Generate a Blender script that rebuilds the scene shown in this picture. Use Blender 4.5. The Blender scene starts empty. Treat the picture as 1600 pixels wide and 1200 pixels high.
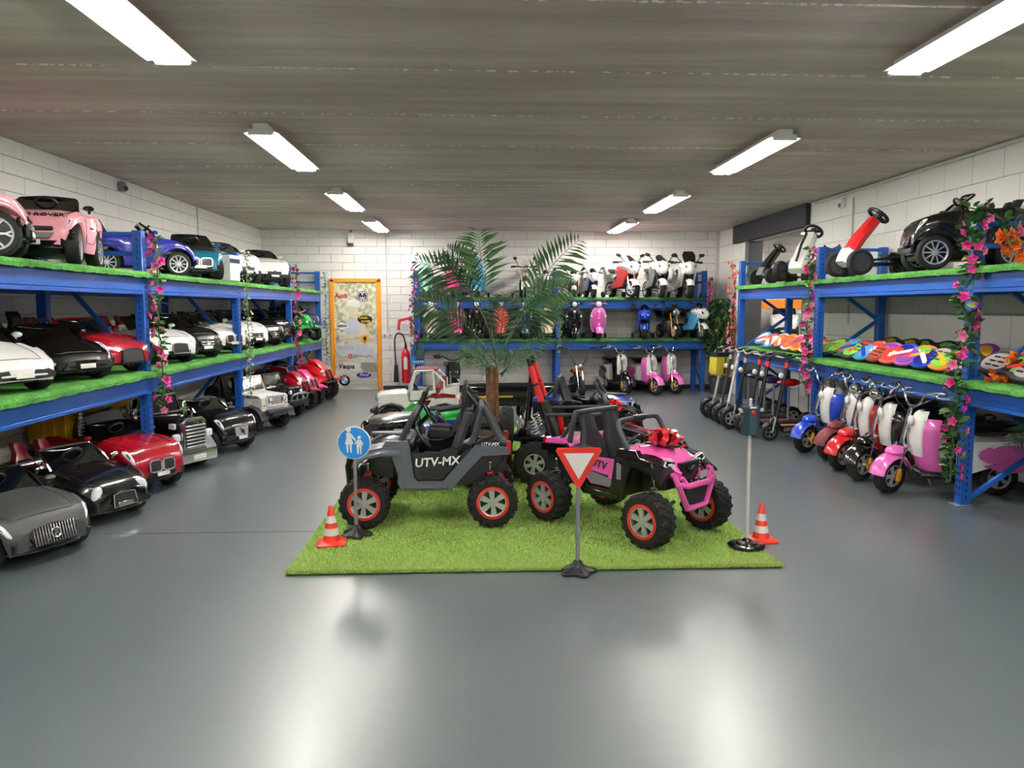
import bpy, bmesh, math, random
from mathutils import Vector, Matrix, Euler
PI = math.pi
R = math.radians
rnd = random.Random(7)
SC = bpy.context.scene
COL = SC.collection

# ---------------------------------------------------------------- camera, world, exposure
cam_d = bpy.data.cameras.new('camera')
cam_d.sensor_width = 36.0
cam_d.lens = 27.0
cam = bpy.data.objects.new('camera', cam_d)
cam.location = (0, 0, 1.55)
cam.rotation_euler = (PI / 2 - math.atan(119 / 1200), 0, -0.0456)
COL.objects.link(cam)
SC.camera = cam
wd = bpy.data.worlds.new('world')
wd.use_nodes = True
wd.node_tree.nodes['Background'].inputs[0].default_value = (.75, .8, .9, 1)
wd.node_tree.nodes['Background'].inputs[1].default_value = .15
SC.world = wd
SC.view_settings.view_transform = 'Standard'
SC.view_settings.look = 'None'
SC.view_settings.gamma = 1
SC.view_settings.use_curve_mapping = False
SC.view_settings.exposure = 1.38
SC.cycles.use_denoising = True
LAMP = 30.0          # strength of the fluorescent tubes

# ---------------------------------------------------------------- helpers
def lin(h):
    if isinstance(h, str):
        h = [int(h[i:i + 2], 16) / 255 for i in (0, 2, 4)]
    return tuple(c / 12.92 if c <= .04045 else ((c + .055) / 1.055) ** 2.4 for c in h)

MATS = {}
def M(name, col=None, rough=.5, metal=0., coat=0., vary=.06, scale=8., bump=0., emit=0., trans=0., spec=.5):
    """procedural principled material; the second call with the name alone fetches it"""
    if name in MATS:
        return MATS[name]
    c = lin(col)
    m = bpy.data.materials.new(name)
    m.use_nodes = True
    nt = m.node_tree
    b = nt.nodes['Principled BSDF']
    b.inputs['Roughness'].default_value = rough
    b.inputs['Metallic'].default_value = metal
    b.inputs['Coat Weight'].default_value = coat
    b.inputs['Coat Roughness'].default_value = .06
    b.inputs['Transmission Weight'].default_value = trans
    b.inputs['Specular IOR Level'].default_value = spec
    if emit:
        b.inputs['Base Color'].default_value = (*c, 1)
        b.inputs['Emission Color'].default_value = (*c, 1)
        b.inputs['Emission Strength'].default_value = emit
    else:
        tc = nt.nodes.new('ShaderNodeTexCoord')
        nz = nt.nodes.new('ShaderNodeTexNoise')
        nz.inputs['Scale'].default_value = scale
        nz.inputs['Detail'].default_value = 3
        nt.links.new(tc.outputs['Object'], nz.inputs['Vector'])
        rp = nt.nodes.new('ShaderNodeValToRGB')
        e = rp.color_ramp.elements
        e[0].position, e[1].position = .3, .7
        e[0].color = (*[x * (1 - vary) for x in c], 1)
        e[1].color = (*[min(1, x * (1 + vary)) for x in c], 1)
        nt.links.new(nz.outputs['Fac'], rp.inputs['Fac'])
        nt.links.new(rp.outputs['Color'], b.inputs['Base Color'])
        if bump:
            bp = nt.nodes.new('ShaderNodeBump')
            bp.inputs['Strength'].default_value = bump
            bp.inputs['Distance'].default_value = .01
            nt.links.new(nz.outputs['Fac'], bp.inputs['Height'])
            nt.links.new(bp.outputs['Normal'], b.inputs['Normal'])
    MATS[name] = m
    return m

def rotM(rx=0, ry=0, rz=0):
    return Euler((rx, ry, rz)).to_matrix().to_4x4()
def TM(x=0, y=0, z=0, rx=0, ry=0, rz=0, s=1):
    return Matrix.Translation((x, y, z)) @ rotM(rx, ry, rz) @ Matrix.Scale(s, 4)
def frame(d):
    d = Vector(d).normalized()
    a = Vector((0, 0, 1)) if abs(d.z) < .9 else Vector((1, 0, 0))
    u = d.cross(a).normalized()
    return u, d.cross(u).normalized(), d
def cr(pts, n=5):
    """catmull-rom through points"""
    P = [Vector(p) for p in pts]
    P = [2 * P[0] - P[1]] + P + [2 * P[-1] - P[-2]]
    out = []
    for i in range(1, len(P) - 2):
        a, b, c, d = P[i - 1:i + 3]
        for k in range(n):
            t = k / n
            out.append(.5 * (2 * b + (c - a) * t + (2 * a - 5 * b + 4 * c - d) * t * t + (3 * b - a - 3 * c + d) * t ** 3))
    out.append(P[-2])
    return out

class MB:
    def __init__(s, T=None):
        s.v = []; s.f = []; s.T = T
    def add(s, vs, fs, M=None):
        if s.T is not None:
            M = s.T @ M if M is not None else s.T
        o = len(s.v)
        s.v += [tuple(M @ Vector(p)) for p in vs] if M is not None else [tuple(p) for p in vs]
        s.f += [tuple(i + o for i in f) for f in fs]
        return s
    def box(s, c, d, b=0., rot=None):
        hx, hy, hz = d[0] / 2, d[1] / 2, d[2] / 2
        Mx = Matrix.Translation(c) @ (rotM(*rot) if rot else Matrix())
        S = [(x, y, z) for x in (-1, 1) for y in (-1, 1) for z in (-1, 1)]
        if b <= 0:
            return s.add([(x * hx, y * hy, z * hz) for x, y, z in S],
                         [(0, 1, 3, 2), (4, 6, 7, 5), (0, 4, 5, 1), (2, 3, 7, 6), (0, 2, 6, 4), (1, 5, 7, 3)], Mx)
        b = min(b, hx * .98, hy * .98, hz * .98)
        vs = []
        for x, y, z in S:
            vs += [(x * hx, y * (hy - b), z * (hz - b)), (x * (hx - b), y * hy, z * (hz - b)), (x * (hx - b), y * (hy - b), z * hz)]
        I = lambda x, y, z, k: ((x > 0) * 4 + (y > 0) * 2 + (z > 0)) * 3 + k
        fs = []
        q = ((-1, -1), (1, -1), (1, 1), (-1, 1))
        for a in (-1, 1):
            fs += [[I(a, u, w, 0) for u, w in q], [I(u, a, w, 1) for u, w in q], [I(u, w, a, 2) for u, w in q]]
            for c2 in (-1, 1):
                fs += [[I(a, c2, -1, 0), I(a, c2, 1, 0), I(a, c2, 1, 1), I(a, c2, -1, 1)],
                       [I(a, -1, c2, 0), I(a, 1, c2, 0), I(a, 1, c2, 2), I(a, -1, c2, 2)],
                       [I(-1, a, c2, 1), I(1, a, c2, 1), I(1, a, c2, 2), I(-1, a, c2, 2)]]
                for e in (-1, 1):
                    fs.append([I(a, c2, e, 0), I(a, c2, e, 1), I(a, c2, e, 2)])
        return s.add(vs, fs, Mx)
    def cyl(s, p0, p1, r0, r1=None, n=10):
        r1 = r0 if r1 is None else r1
        p0, p1 = Vector(p0), Vector(p1)
        u, w, _ = frame(p1 - p0)
        vs = []
        for k in range(n):
            a = 2 * PI * k / n
            d = u * math.cos(a) + w * math.sin(a)
            vs += [p0 + d * r0, p1 + d * r1]
        fs = [(2 * k, 2 * k + 1, (2 * k + 3) % (2 * n), (2 * k + 2) % (2 * n)) for k in range(n)]
        fs += [tuple(range(0, 2 * n, 2)), tuple(range(1, 2 * n, 2))]
        return s.add(vs, fs)
    def tube(s, pts, r, n=7, closed=False, flat=1.):
        P = [Vector(p) for p in pts]
        m = len(P)
        rr = r if isinstance(r, (list, tuple)) else [r] * m
        vs = []; u0 = None
        for i, p in enumerate(P):
            d = (P[(i + 1) % m] - P[i - 1]) if closed or 0 < i < m - 1 else (P[1] - P[0] if i == 0 else P[-1] - P[-2])
            if d.length < 1e-9: d = Vector((0, 0, 1))
            d.normalize()
            if u0 is None: u, w, _ = frame(d)
            else:
                u = (u0 - d * u0.dot(d)).normalized(); w = d.cross(u)
            u0 = u
            vs += [p + (u * math.cos(2 * PI * k / n) + w * math.sin(2 * PI * k / n) * flat) * rr[i] for k in range(n)]
        fs = []
        for i in range(m if closed else m - 1):
            j = (i + 1) % m
            fs += [(i * n + k, i * n + (k + 1) % n, j * n + (k + 1) % n, j * n + k) for k in range(n)]
        if not closed:
            fs += [tuple(range(n)), tuple(range((m - 1) * n, m * n))]
        return s.add(vs, fs)
    def lathe(s, prof, n=16, M=None, closed=False):
        """profile (r, h) about local z"""
        vs = []; m = len(prof)
        for k in range(n):
            a = 2 * PI * k / n
            vs += [(r * math.cos(a), r * math.sin(a), h) for r, h in prof]
        fs = []
        for k in range(n):
            j = (k + 1) % n
            fs += [(k * m + i, j * m + i, j * m + (i + 1) % m, k * m + (i + 1) % m) for i in range(m if closed else m - 1)]
        if not closed:
            if prof[0][0] > 1e-5: fs.append(tuple(k * m for k in range(n)))
            if prof[-1][0] > 1e-5: fs.append(tuple(k * m + m - 1 for k in range(n)))
        return s.add(vs, fs, M)
    def loft(s, secs, closed=True, cap=True, M=None):
        n = len(secs[0]); vs = [p for q in secs for p in q]; fs = []
        for i in range(len(secs) - 1):
            fs += [(i * n + k, i * n + (k + 1) % n, (i + 1) * n + (k + 1) % n, (i + 1) * n + k) for k in range(n if closed else n - 1)]
        if cap and closed:
            fs += [tuple(range(n)), tuple(range((len(secs) - 1) * n, len(secs) * n))]
        return s.add(vs, fs, M)
    def prism(s, poly, d0, d1, ax='y', b=0., M=None):
        n = len(poly)
        cx = sum(p[0] for p in poly) / n; cy = sum(p[1] for p in poly) / n
        sz = max(max(abs(p[0] - cx), abs(p[1] - cy)) for p in poly)
        k = 1 - b / sz
        ins = [(cx + (p[0] - cx) * k, cy + (p[1] - cy) * k) for p in poly]
        rings = [(poly, d0), (poly, d1)] if b <= 0 else [(ins, d0), (poly, d0 + (b if d1 > d0 else -b)), (poly, d1 - (b if d1 > d0 else -b)), (ins, d1)]
        mp = {'y': lambda a, c, d: (a, d, c), 'x': lambda a, c, d: (d, a, c), 'z': lambda a, c, d: (a, c, d)}[ax]
        return s.loft([[mp(p[0], p[1], d) for p in q] for q, d in rings], M=M)
    def ell(s, c, r, n=12, m=7, rot=None):
        prof = [(math.sin(PI * i / m), -math.cos(PI * i / m)) for i in range(m + 1)]
        prof[0] = (0, -1); prof[-1] = (0, 1)
        Mx = Matrix.Translation(c) @ (rotM(*rot) if rot else Matrix()) @ Matrix.Diagonal((*r, 1))
        return s.lathe(prof, n, Mx)
    def torus(s, c, Rr, r, axis='y', n=18, k=7, sx=1., rot=None):
        pts = []
        for i in range(n):
            a = 2 * PI * i / n
            q = (math.cos(a) * Rr * sx, math.sin(a) * Rr)
            pts.append({'y': (q[0], 0, q[1]), 'x': (0, q[0], q[1]), 'z': (q[0], q[1], 0)}[axis])
        Mx = Matrix.Translation(c) @ (rotM(*rot) if rot else Matrix())
        return s.tube([Mx @ Vector(p) for p in pts], r, k, closed=True)
    def mir(s):
        """mirror everything so far across y"""
        o = len(s.v)
        s.v += [(x, -y, z) for x, y, z in s.v]
        s.f += [tuple(i + o for i in reversed(f)) for f in s.f]
        return s
    def mesh(s, name, angle=38):
        bm = bmesh.new()
        vv = [bm.verts.new(p) for p in s.v]
        for f in s.f:
            q = []
            for i in f:
                if vv[i] not in q: q.append(vv[i])
            if len(q) > 2:
                try: bm.faces.new(q)
                except ValueError: pass
        bmesh.ops.remove_doubles(bm, verts=bm.verts, dist=1e-5)
        bmesh.ops.recalc_face_normals(bm, faces=bm.faces)
        for f in bm.faces: f.smooth = True
        me = bpy.data.meshes.new(name)
        bm.to_mesh(me); bm.free()
        me.set_sharp_from_angle(angle=R(angle))
        return me

CACHE = {}
def ob(name, mb, mat, parent=None, key=None, loc=None, rot=None, label=None, kind=None, sc=None, angle=38):
    """ONE mesh object; mb is an MB or a function giving one; meshes with a key are shared"""
    if key is not None and key in CACHE:
        me = CACHE[key]
    else:
        q = mb() if callable(mb) else mb
        me = q if isinstance(q, bpy.types.Mesh) else q.mesh(name, angle)
        if not me.materials: me.materials.append(None)
        if key is not None: CACHE[key] = me
    o = bpy.data.objects.new(name, me)
    COL.objects.link(o)
    o.material_slots[0].link = 'OBJECT'
    o.material_slots[0].material = mat if not isinstance(mat, str) else MATS[mat]
    if parent is not None: o.parent = parent
    if loc is not None: o.location = loc
    if rot is not None: o.rotation_euler = rot
    if sc is not None: o.scale = sc if isinstance(sc, (tuple, list)) else (sc,) * 3
    if label: o['label'] = label
    if kind: o['kind'] = kind
    return o
def tag(o, label, cat, group=None):
    o['label'] = label; o['category'] = cat
    if group: o['group'] = group
    return o
def thing(name, label, cat, loc=(0, 0, 0), rz=0., group=None, sc=1., rot=None):
    o = bpy.data.objects.new(name, None)
    COL.objects.link(o)
    o.empty_display_size = .1
    o.location = loc
    o.rotation_euler = rot if rot else (0, 0, rz)
    o.scale = (sc, sc, sc)
    return tag(o, label, cat, group)
def text(body, size, mat, parent, T, name='lettering', ext=.002, bold=0., shear=0., sx=1.):
    """flat raised lettering; reads along local x, faces local +z before T"""
    key = ('txt', body, size, ext, bold, shear)
    if key not in CACHE:
        cu = bpy.data.curves.new('lettering', 'FONT')
        cu.body = body; cu.size = size; cu.align_x = 'CENTER'; cu.align_y = 'CENTER'
        cu.extrude = ext; cu.offset = bold; cu.shear = shear; cu.resolution_u = 2
        t = bpy.data.objects.new('lettering', cu)
        me = bpy.data.meshes.new_from_object(t)
        bpy.data.objects.remove(t)
        me.materials.clear(); me.materials.append(None)
        CACHE[key] = me
    o = ob(name, None, mat, parent, key=key)
    o.matrix_local = T @ Matrix.Diagonal((sx, 1, 1, 1))
    return o
FACE_LEFT = rotM(PI / 2, 0, PI)        # lettering on a +y side, read from outside
FACE_RIGHT = rotM(PI / 2, 0, 0)        # lettering on a -y side
FACE_FRONT = rotM(PI / 2, 0, PI / 2)   # lettering on a +x front

# ---------------------------------------------------------------- palette
M('black', '1c1c1f', .45, coat=.1); M('gloss_black', '0d0d0f', .22, coat=.7); M('tyre', '1a1a1b', .75, bump=.15, scale=40)
M('rubber', '242426', .8); M('dark_grey', '3a3d42', .55); M('slate', '565c66', .45, coat=.1); M('mid_grey', '7d8084', .5)
M('chrome', 'd4d4d4', .14, metal=1); M('silver', 'c3c5c7', .28, metal=.55); M('steel', '9a9da1', .35, metal=.5)
M('white', 'f0efec', .3, coat=.5); M('matt_white', 'e6e4df', .55); M('cream', 'd9ccb4', .32, coat=.4)
M('red', 'd0141d', .28, coat=.6); M('dark_red', 'a50d22', .25, coat=.7); M('orange_red', 'e33a26', .4); M('red_pad', 'd8262b', .5)
M('pink', 'ee5fb4', .3, coat=.5); M('pale_pink', 'f0a6b0', .3, coat=.5); M('hot_pink', 'e83b8c', .32, coat=.4)
M('scooter_pink', 'ea6cc0', .25, coat=.6); M('blue_paint', '2b2f9c', .25, coat=.6); M('teal', '1d7c9c', .28, coat=.6)
M('navy', '1a2350', .3, coat=.5); M('sky_blue', '5ab2e0', .35, coat=.3); M('mint', '9fd6c0', .35, coat=.3)
M('royal', '1a47c8', .28, coat=.5); M('gunmetal', '4a4c4c', .5, metal=.3); M('green', '2fae4c', .35, coat=.3)
M('rack_blue', '1558b4', .38, coat=.25, vary=.1, scale=3); M('yellow', 'e0ac1e', .4, coat=.2); M('gold', 'e8a41f', .3, metal=.3)
M('orange', 'e8821e', .45); M('brown', '8a5a35', .7); M('seat_black', '202023', .6); M('lamp_lens', 'e6ebf2', .12, coat=.6)
M('tail_red', 'c01420', .2, coat=.6); M('amber', 'f0a030', .3)
M('tint', '0b0d0e', .05, trans=.0, coat=.9, spec=.8)
M('glass', '9aa5a0', .04, trans=.85)
M('teal_dark', '2c4a50', .25, coat=.5); M('bag_yellow', 'dcc93a', .7, bump=.2); M('sign_blue', '1b86d8', .35); M('sign_red', 'dc3327', .4)
M('leaf', '3b6a33', .5, vary=.25, scale=15); M('leaf_dark', '2c4f2c', .5, vary=.3, scale=12); M('leaf_pale', '7f9a66', .55, vary=.2, scale=15)
M('leaf_lime', '8cb04c', .55, vary=.2, scale=15); M('petal_pink', 'd83f90', .55, vary=.25, scale=30); M('petal_rose', 'e77fa6', .55, vary=.25, scale=30)
M('petal_white', 'd8d8c0', .6, vary=.1, scale=30); M('petal_orange', 'e06a20', .55, vary=.25, scale=30); M('bark', '7d5a3c', .85, bump=.5, scale=25, vary=.3)
M('wood', 'b98a5c', .6, vary=.2); M('purple', '8a3fae', .4); M('lime', '79c83c', .4); M('aqua', '5a9fd0', .4); M('maroon', '7a2b34', .45); M('coral', 'e0564a', .45)
# ---------------------------------------------------------------- the room
XL, XR, YB, YF, ZC = -4.0, 4.62, 14.62, -4.5, 2.99
def struct(name, mb, mat, parent=None, key=None, **k):
    return ob(name, mb, mat, parent, key, kind='structure' if parent is None else None, **k)

def floor_mat():
    m = bpy.data.materials.new('floor_paint'); m.use_nodes = True
    nt = m.node_tree; b = nt.nodes['Principled BSDF']; N = nt.nodes.new; Lk = nt.links.new
    tc = N('ShaderNodeTexCoord')
    n1 = N('ShaderNodeTexNoise'); n1.inputs['Scale'].default_value = .9; n1.inputs['Detail'].default_value = 6
    n2 = N('ShaderNodeTexNoise'); n2.inputs['Scale'].default_value = 14; n2.inputs['Detail'].default_value = 8; n2.inputs['Roughness'].default_value = .7
    mp = N('ShaderNodeMapping'); mp.inputs['Scale'].default_value = (1, .35, 1)
    Lk(tc.outputs['Object'], mp.inputs[0]); Lk(mp.outputs[0], n1.inputs['Vector']); Lk(tc.outputs['Object'], n2.inputs['Vector'])
    mx = N('ShaderNodeMath'); mx.operation = 'ADD'; Lk(n1.outputs['Fac'], mx.inputs[0])
    ml = N('ShaderNodeMath'); ml.operation = 'MULTIPLY'; ml.inputs[1].default_value = .35; Lk(n2.outputs['Fac'], ml.inputs[0]); Lk(ml.outputs[0], mx.inputs[1])
    rp = N('ShaderNodeValToRGB'); e = rp.color_ramp.elements
    e[0].position, e[1].position = .45, .95
    e[0].color = (*lin('566264'), 1); e[1].color = (*lin('636f71'), 1)
    Lk(mx.outputs[0], rp.inputs[0]); Lk(rp.outputs[0], b.inputs['Base Color'])
    r2 = N('ShaderNodeMapRange'); r2.inputs[1].default_value = .4; r2.inputs[2].default_value = 1.; r2.inputs[3].default_value = .36; r2.inputs[4].default_value = .44
    Lk(mx.outputs[0], r2.inputs[0]); Lk(r2.outputs[0], b.inputs['Roughness'])
    b.inputs['Specular IOR Level'].default_value = 1.0; b.inputs['Coat Weight'].default_value = .85; b.inputs['Coat Roughness'].default_value = .29
    bp = N('ShaderNodeBump'); bp.inputs['Strength'].default_value = .012; Lk(n2.outputs['Fac'], bp.inputs['Height']); Lk(bp.outputs[0], b.inputs['Normal'])
    MATS['floor'] = m
floor_mat()
def conc_mat():
    m = bpy.data.materials.new('raw_concrete'); m.use_nodes = True
    nt = m.node_tree; b = nt.nodes['Principled BSDF']; N = nt.nodes.new; Lk = nt.links.new
    g = N('ShaderNodeNewGeometry')
    mp = N('ShaderNodeMapping'); mp.inputs['Scale'].default_value = (.35, 5.0, 1)
    n1 = N('ShaderNodeTexNoise'); n1.inputs['Scale'].default_value = 1.1; n1.inputs['Detail'].default_value = 7; n1.inputs['Roughness'].default_value = .62
    n2 = N('ShaderNodeTexNoise'); n2.inputs['Scale'].default_value = .7; n2.inputs['Detail'].default_value = 4
    Lk(g.outputs['Position'], mp.inputs[0]); Lk(mp.outputs[0], n1.inputs['Vector']); Lk(g.outputs['Position'], n2.inputs['Vector'])
    rp = N('ShaderNodeValToRGB'); e = rp.color_ramp.elements
    e[0].position, e[1].position = .3, .72
    e[0].color = (*lin('bcaaa3'), 1); e[1].color = (*lin('e8d9d3'), 1)
    Lk(n1.outputs['Fac'], rp.inputs[0])
    r2 = N('ShaderNodeValToRGB'); e = r2.color_ramp.elements
    e[0].position, e[1].position = .35, .7
    e[0].color = (.82, .80, .79, 1); e[1].color = (1, 1, 1, 1)
    Lk(n2.outputs['Fac'], r2.inputs[0])
    mx = N('ShaderNodeMixRGB'); mx.blend_type = 'MULTIPLY'; mx.inputs[0].default_value = 1
    Lk(rp.outputs[0], mx.inputs[1]); Lk(r2.outputs[0], mx.inputs[2]); Lk(mx.outputs[0], b.inputs['Base Color'])
    b.inputs['Roughness'].default_value = .75
    bp = N('ShaderNodeBump'); bp.inputs['Strength'].default_value = .25; bp.inputs['Distance'].default_value = .01
    Lk(n1.outputs['Fac'], bp.inputs['Height']); Lk(bp.outputs[0], b.inputs['Normal'])
    MATS['concrete'] = m
conc_mat()
M('block_paint', 'e2dfda', .6, bump=.12, scale=60, vary=.025)
M('mortar', 'c6c3bd', .8, bump=.2, scale=50)
M('skirt', '2e3336', .5)
M('crumb', 'ece8e0', .9)

fl = struct('floor', MB().box(((XL + XR) / 2 + 1.2, (YB + YF) / 2, -.05), (XR - XL + 3.2, YB - YF + .6, .1)), 'floor')
ob('seam', MB().box((-1.75, 5.28, .0006), (1.65, .006, .0012)), 'skirt', fl)
ce = struct('ceiling', MB().box(((XL + XR) / 2, (YB + YF) / 2, ZC + .16), (XR - XL + .5, YB - YF + .5, .2)), 'concrete')
yy = 4.85 - 1.1 * 9
while yy < YB:
    w = 1.088
    ob('concrete_plank', lambda: MB().box((0, 0, 0), (XR - XL + .2, w, .07), .008), 'concrete', ce, key='plank', loc=((XL + XR) / 2, yy + .55, ZC + .035))
    if yy > 3:
        q = MB()
        for k in range(150 if yy < 7.2 else 60):
            x = rnd.uniform(XL + .5, XR - .3)
            s_ = rnd.uniform(.004, .013)
            q.ell((x, yy + rnd.uniform(-.006, .006), ZC - .001), (s_ * 1.7, s_, s_ * .6), 5, 3)
        ob('mortar_crumbs', q, 'crumb', ce, kind='stuff')
    yy += 1.1

def blocks(parent, place, U, V, bl, bh, cut, prio, thick=.024, joint=.005):
    """painted blocks laid in half bond on a wall; the 300 largest in view are single parts, the rest one mesh"""
    cells = []
    nr = int(V / bh)
    bh = V / nr
    for r in range(nr):
        u = -bl / 2 if r % 2 else 0.
        while u < U - .02:
            a, b = max(u, 0), min(u + bl, U)
            spans = [(a, b)]
            if cut and cut[2] < (r + .5) * bh < cut[3]:
                spans = [(a, min(b, cut[0])), (max(a, cut[1]), b)]
            for a, b in spans:
                if b - a > .03: cells.append((a, b, r))
            u += bl
    cells.sort(key=lambda c: prio((c[0] + c[1]) / 2, (c[2] + .5) * bh))
    rest = MB()
    for i, (a, b, r) in enumerate(cells):
        Mx = place((a + b) / 2, (r + .5) * bh)
        if i < 296:
            o = ob('block', lambda: MB().box((0, 0, 0), (b - a - joint, thick, bh - joint), .0035), 'block_paint', parent,
                   key=('block', round(b - a, 3), round(bh, 4)))
            o.matrix_local = Mx
        else:
            rest.T = Mx
            rest.box((0, 0, 0), (b - a - joint, thick, bh - joint), .0035)
    if rest.v:
        ob('blocks', rest, 'block_paint', parent, kind='stuff')

# back wall, with the door opening left out
DX0, DX1, DZ = -2.74, -1.80, 2.06
wb = struct('wall_back', MB().box(((XL + DX0) / 2, YB + .1, ZC / 2), (DX0 - XL, .18, ZC))
            .box(((DX1 + XR) / 2, YB + .1, ZC / 2), (XR - DX1, .18, ZC)).box(((DX0 + DX1) / 2, YB + .1, (DZ + ZC) / 2), (DX1 - DX0, .18, ZC - DZ)), 'mortar')
blocks(wb, lambda u, v: TM(XL + u, YB, v + .0), XR - XL, ZC, .43, .1475,
       (DX0 - XL, DX1 - XL, 0, DZ),
       lambda u, v: (0 if v > 1.9 else 1) + (0 if -3 < XL + u < -.9 else .5))
wl = struct('wall_left', MB().box((XL - .11, (YB + YF) / 2, ZC / 2), (.2, YB - YF, ZC)), 'mortar')
blocks(wl, lambda u, v: TM(XL, YB - u, v, rz=PI / 2), YB - 2.5, ZC, .6, .149, None,
       lambda u, v: (YB - u) + (0 if v > 1.9 else 8 if v > .9 else 14), joint=.0035)
# right wall with the wide opening under a black lintel
OY0, OY1, OZ = 10.75, 13.0, 2.66
wr = struct('wall_right', MB().box((XR + .11, (OY0 + YF) / 2, ZC / 2), (.2, OY0 - YF, ZC)).box((XR + .11, (OY1 + YB) / 2, ZC / 2), (.2, YB - OY1, ZC))
            .box((XR + .11, (OY0 + OY1) / 2, (OZ + ZC) / 2), (.2, OY1 - OY0, ZC - OZ)), 'mortar')
blocks(wr, lambda u, v: TM(XR, YB - u, v, rz=PI / 2), YB - 3.2, ZC, .43, .2985,
       (YB - OY1, YB - OY0, 0, OZ), lambda u, v: (YB - u), joint=.0035)
wf = struct('wall_front', MB().box(((XL + XR) / 2, YF - .1, ZC / 2), (XR - XL + .4, .2, ZC)), 'block_paint')
tb = struct('trim_1', MB().box((XR - .03, 12.1, 2.83), (.1, 3.05, .31), .006), M('lintel', '26272a', .6, bump=.1, scale=30))
tc_ = struct('trim_2', MB().box((XR + .06, 12.92, 1.33), (.24, .2, 2.66), .006), M('column_grey', '4a4b4c', .35, coat=.3))
struct('trim_3', MB().box((XR + .1, OY0 + .02, 1.33), (.2, .05, 2.66), .004), 'column_grey')
struct('baseboard_back', MB().box(((XL + DX0) / 2, YB - .018, .04), (DX0 - XL, .02, .08), .004).box(((DX1 + XR) / 2, YB - .018, .04), (XR - DX1 - .04, .02, .08), .004), 'skirt')
struct('baseboard_left', MB().box((XL + .018, (YB + YF) / 2, .04), (.02, YB - YF - .1, .08), .004), 'skirt')
struct('baseboard_right', MB().box((XR - .018, (OY0 + YF) / 2, .04), (.02, OY0 - YF - .1, .08), .004), 'skirt')
# the next room seen through the opening
wn = struct('wall_beyond', MB().box((6.0, YB + .02, 1.5), (2.9, .16, 3.0)).box((7.1, 12., 1.5), (.16, 6, 3.)).box((6.0, 9.4, 1.5), (2.6, .16, 3.)).box((6, 12, 2.94), (2.4, 5.4, .08)), 'mortar')
blocks(wn, lambda u, v: TM(4.9 + u, YB - .07, v), 2.1, 2.9, .43, .1475, None, lambda u, v: 0)

# conduits and small wall fixtures
M('conduit', 'c9c7c2', .5)
def pipe(pts, label, r=.011):
    o = thing('conduit', label, 'pipe', pts[-1])
    P = [Vector(p) - Vector(pts[-1]) for p in pts]
    ob('pipe', MB().tube(P, r, 8), 'conduit', o)
    for t in (.25, .75):
        p = P[0].lerp(P[-1], t)
        ob('clip', MB().box(p, (.03, .03, .018), .004), 'matt_white', o, key='pipe_clip%s' % t + label)
    return o
pipe([(XL + .025, 6.55, ZC), (XL + .025, 6.55, 2.02)], 'white vertical conduit on the left block wall above the pink cars', .014)
pipe([(XL + .02, 11.35, ZC), (XL + .02, 11.35, 1.95)], 'thin grey vertical conduit high on the left wall near the back')
pipe([(-1.69, YB - .025, ZC), (-1.68, YB - .025, 1.1)], 'thin conduit running down the back wall to the two sockets')
pipe([(XR - .025, 9.35, ZC - .1), (XR - .025, 9.35, 1.35)], 'thin vertical conduit on the right wall above the red kart')
pipe([(XR - .03, 10.4, ZC - .03), (XR - .03, 3.4, ZC - .03)], 'white conduit running along the top edge of the right wall', .014)
def socket(x, y, z, rz, label, grp=None):
    o = thing('wall_socket', label, 'socket', (x, y, z), rz, grp)
    ob('face_plate', MB().box((0, -.012, 0), (.085, .025, .085), .008), 'matt_white', o, key='sockp')
    ob('outlet', MB().cyl((0, -.03, 0), (0, -.022, 0), .022, n=12), 'mid_grey', o, key='socko')
socket(-1.73, YB - .012, 1.03, 0, 'left one of the two white sockets beside the fire extinguisher')
socket(-1.63, YB - .012, 1.03, 0, 'right one of the two white sockets beside the fire extinguisher')
socket(XR - .012, 9.35, 1.3, PI / 2, 'white socket box on the right wall behind the swing boards')
socket(-2.85, YB - .012, 1.3, 0, 'white light switch on the wall left of the door')
o = thing('alarm_siren', 'white alarm box with dark sounder high on the back wall', 'alarm', (-2.33, YB - .012, 2.84))
ob('housing', MB().box((0, -.04, 0), (.12, .08, .2), .015), 'matt_white', o)
ob('sounder', MB().lathe([(0, -.03), (.045, -.03), (.05, .02), (.0, .03)], 14, TM(0, -.05, -.12)), 'dark_grey', o)
ob('bracket', MB().box((0, -.02, .12), (.05, .04, .05), .006), 'mid_grey', o)
o = thing('motion_sensor', 'small grey sensor in the left wall and ceiling edge', 'sensor', (XL + .012, 8.95, 2.9))
ob('housing', MB().box((.035, 0, 0), (.07, .09, .11), .012), 'mid_grey', o)
ob('lens', MB().ell((.07, 0, -.02), (.03, .035, .03), 10, 6), 'dark_grey', o)
o = thing('motion_sensor', 'small white sensor high on the right wall above the white kart', 'sensor', (XR - .012, 9.6, 2.86))
ob('housing', MB().box((-.03, 0, 0), (.06, .08, .13), .012), 'matt_white', o)
ob('lens', MB().ell((-.06, 0, -.03), (.02, .03, .03), 10, 6), 'mid_grey', o)

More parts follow.
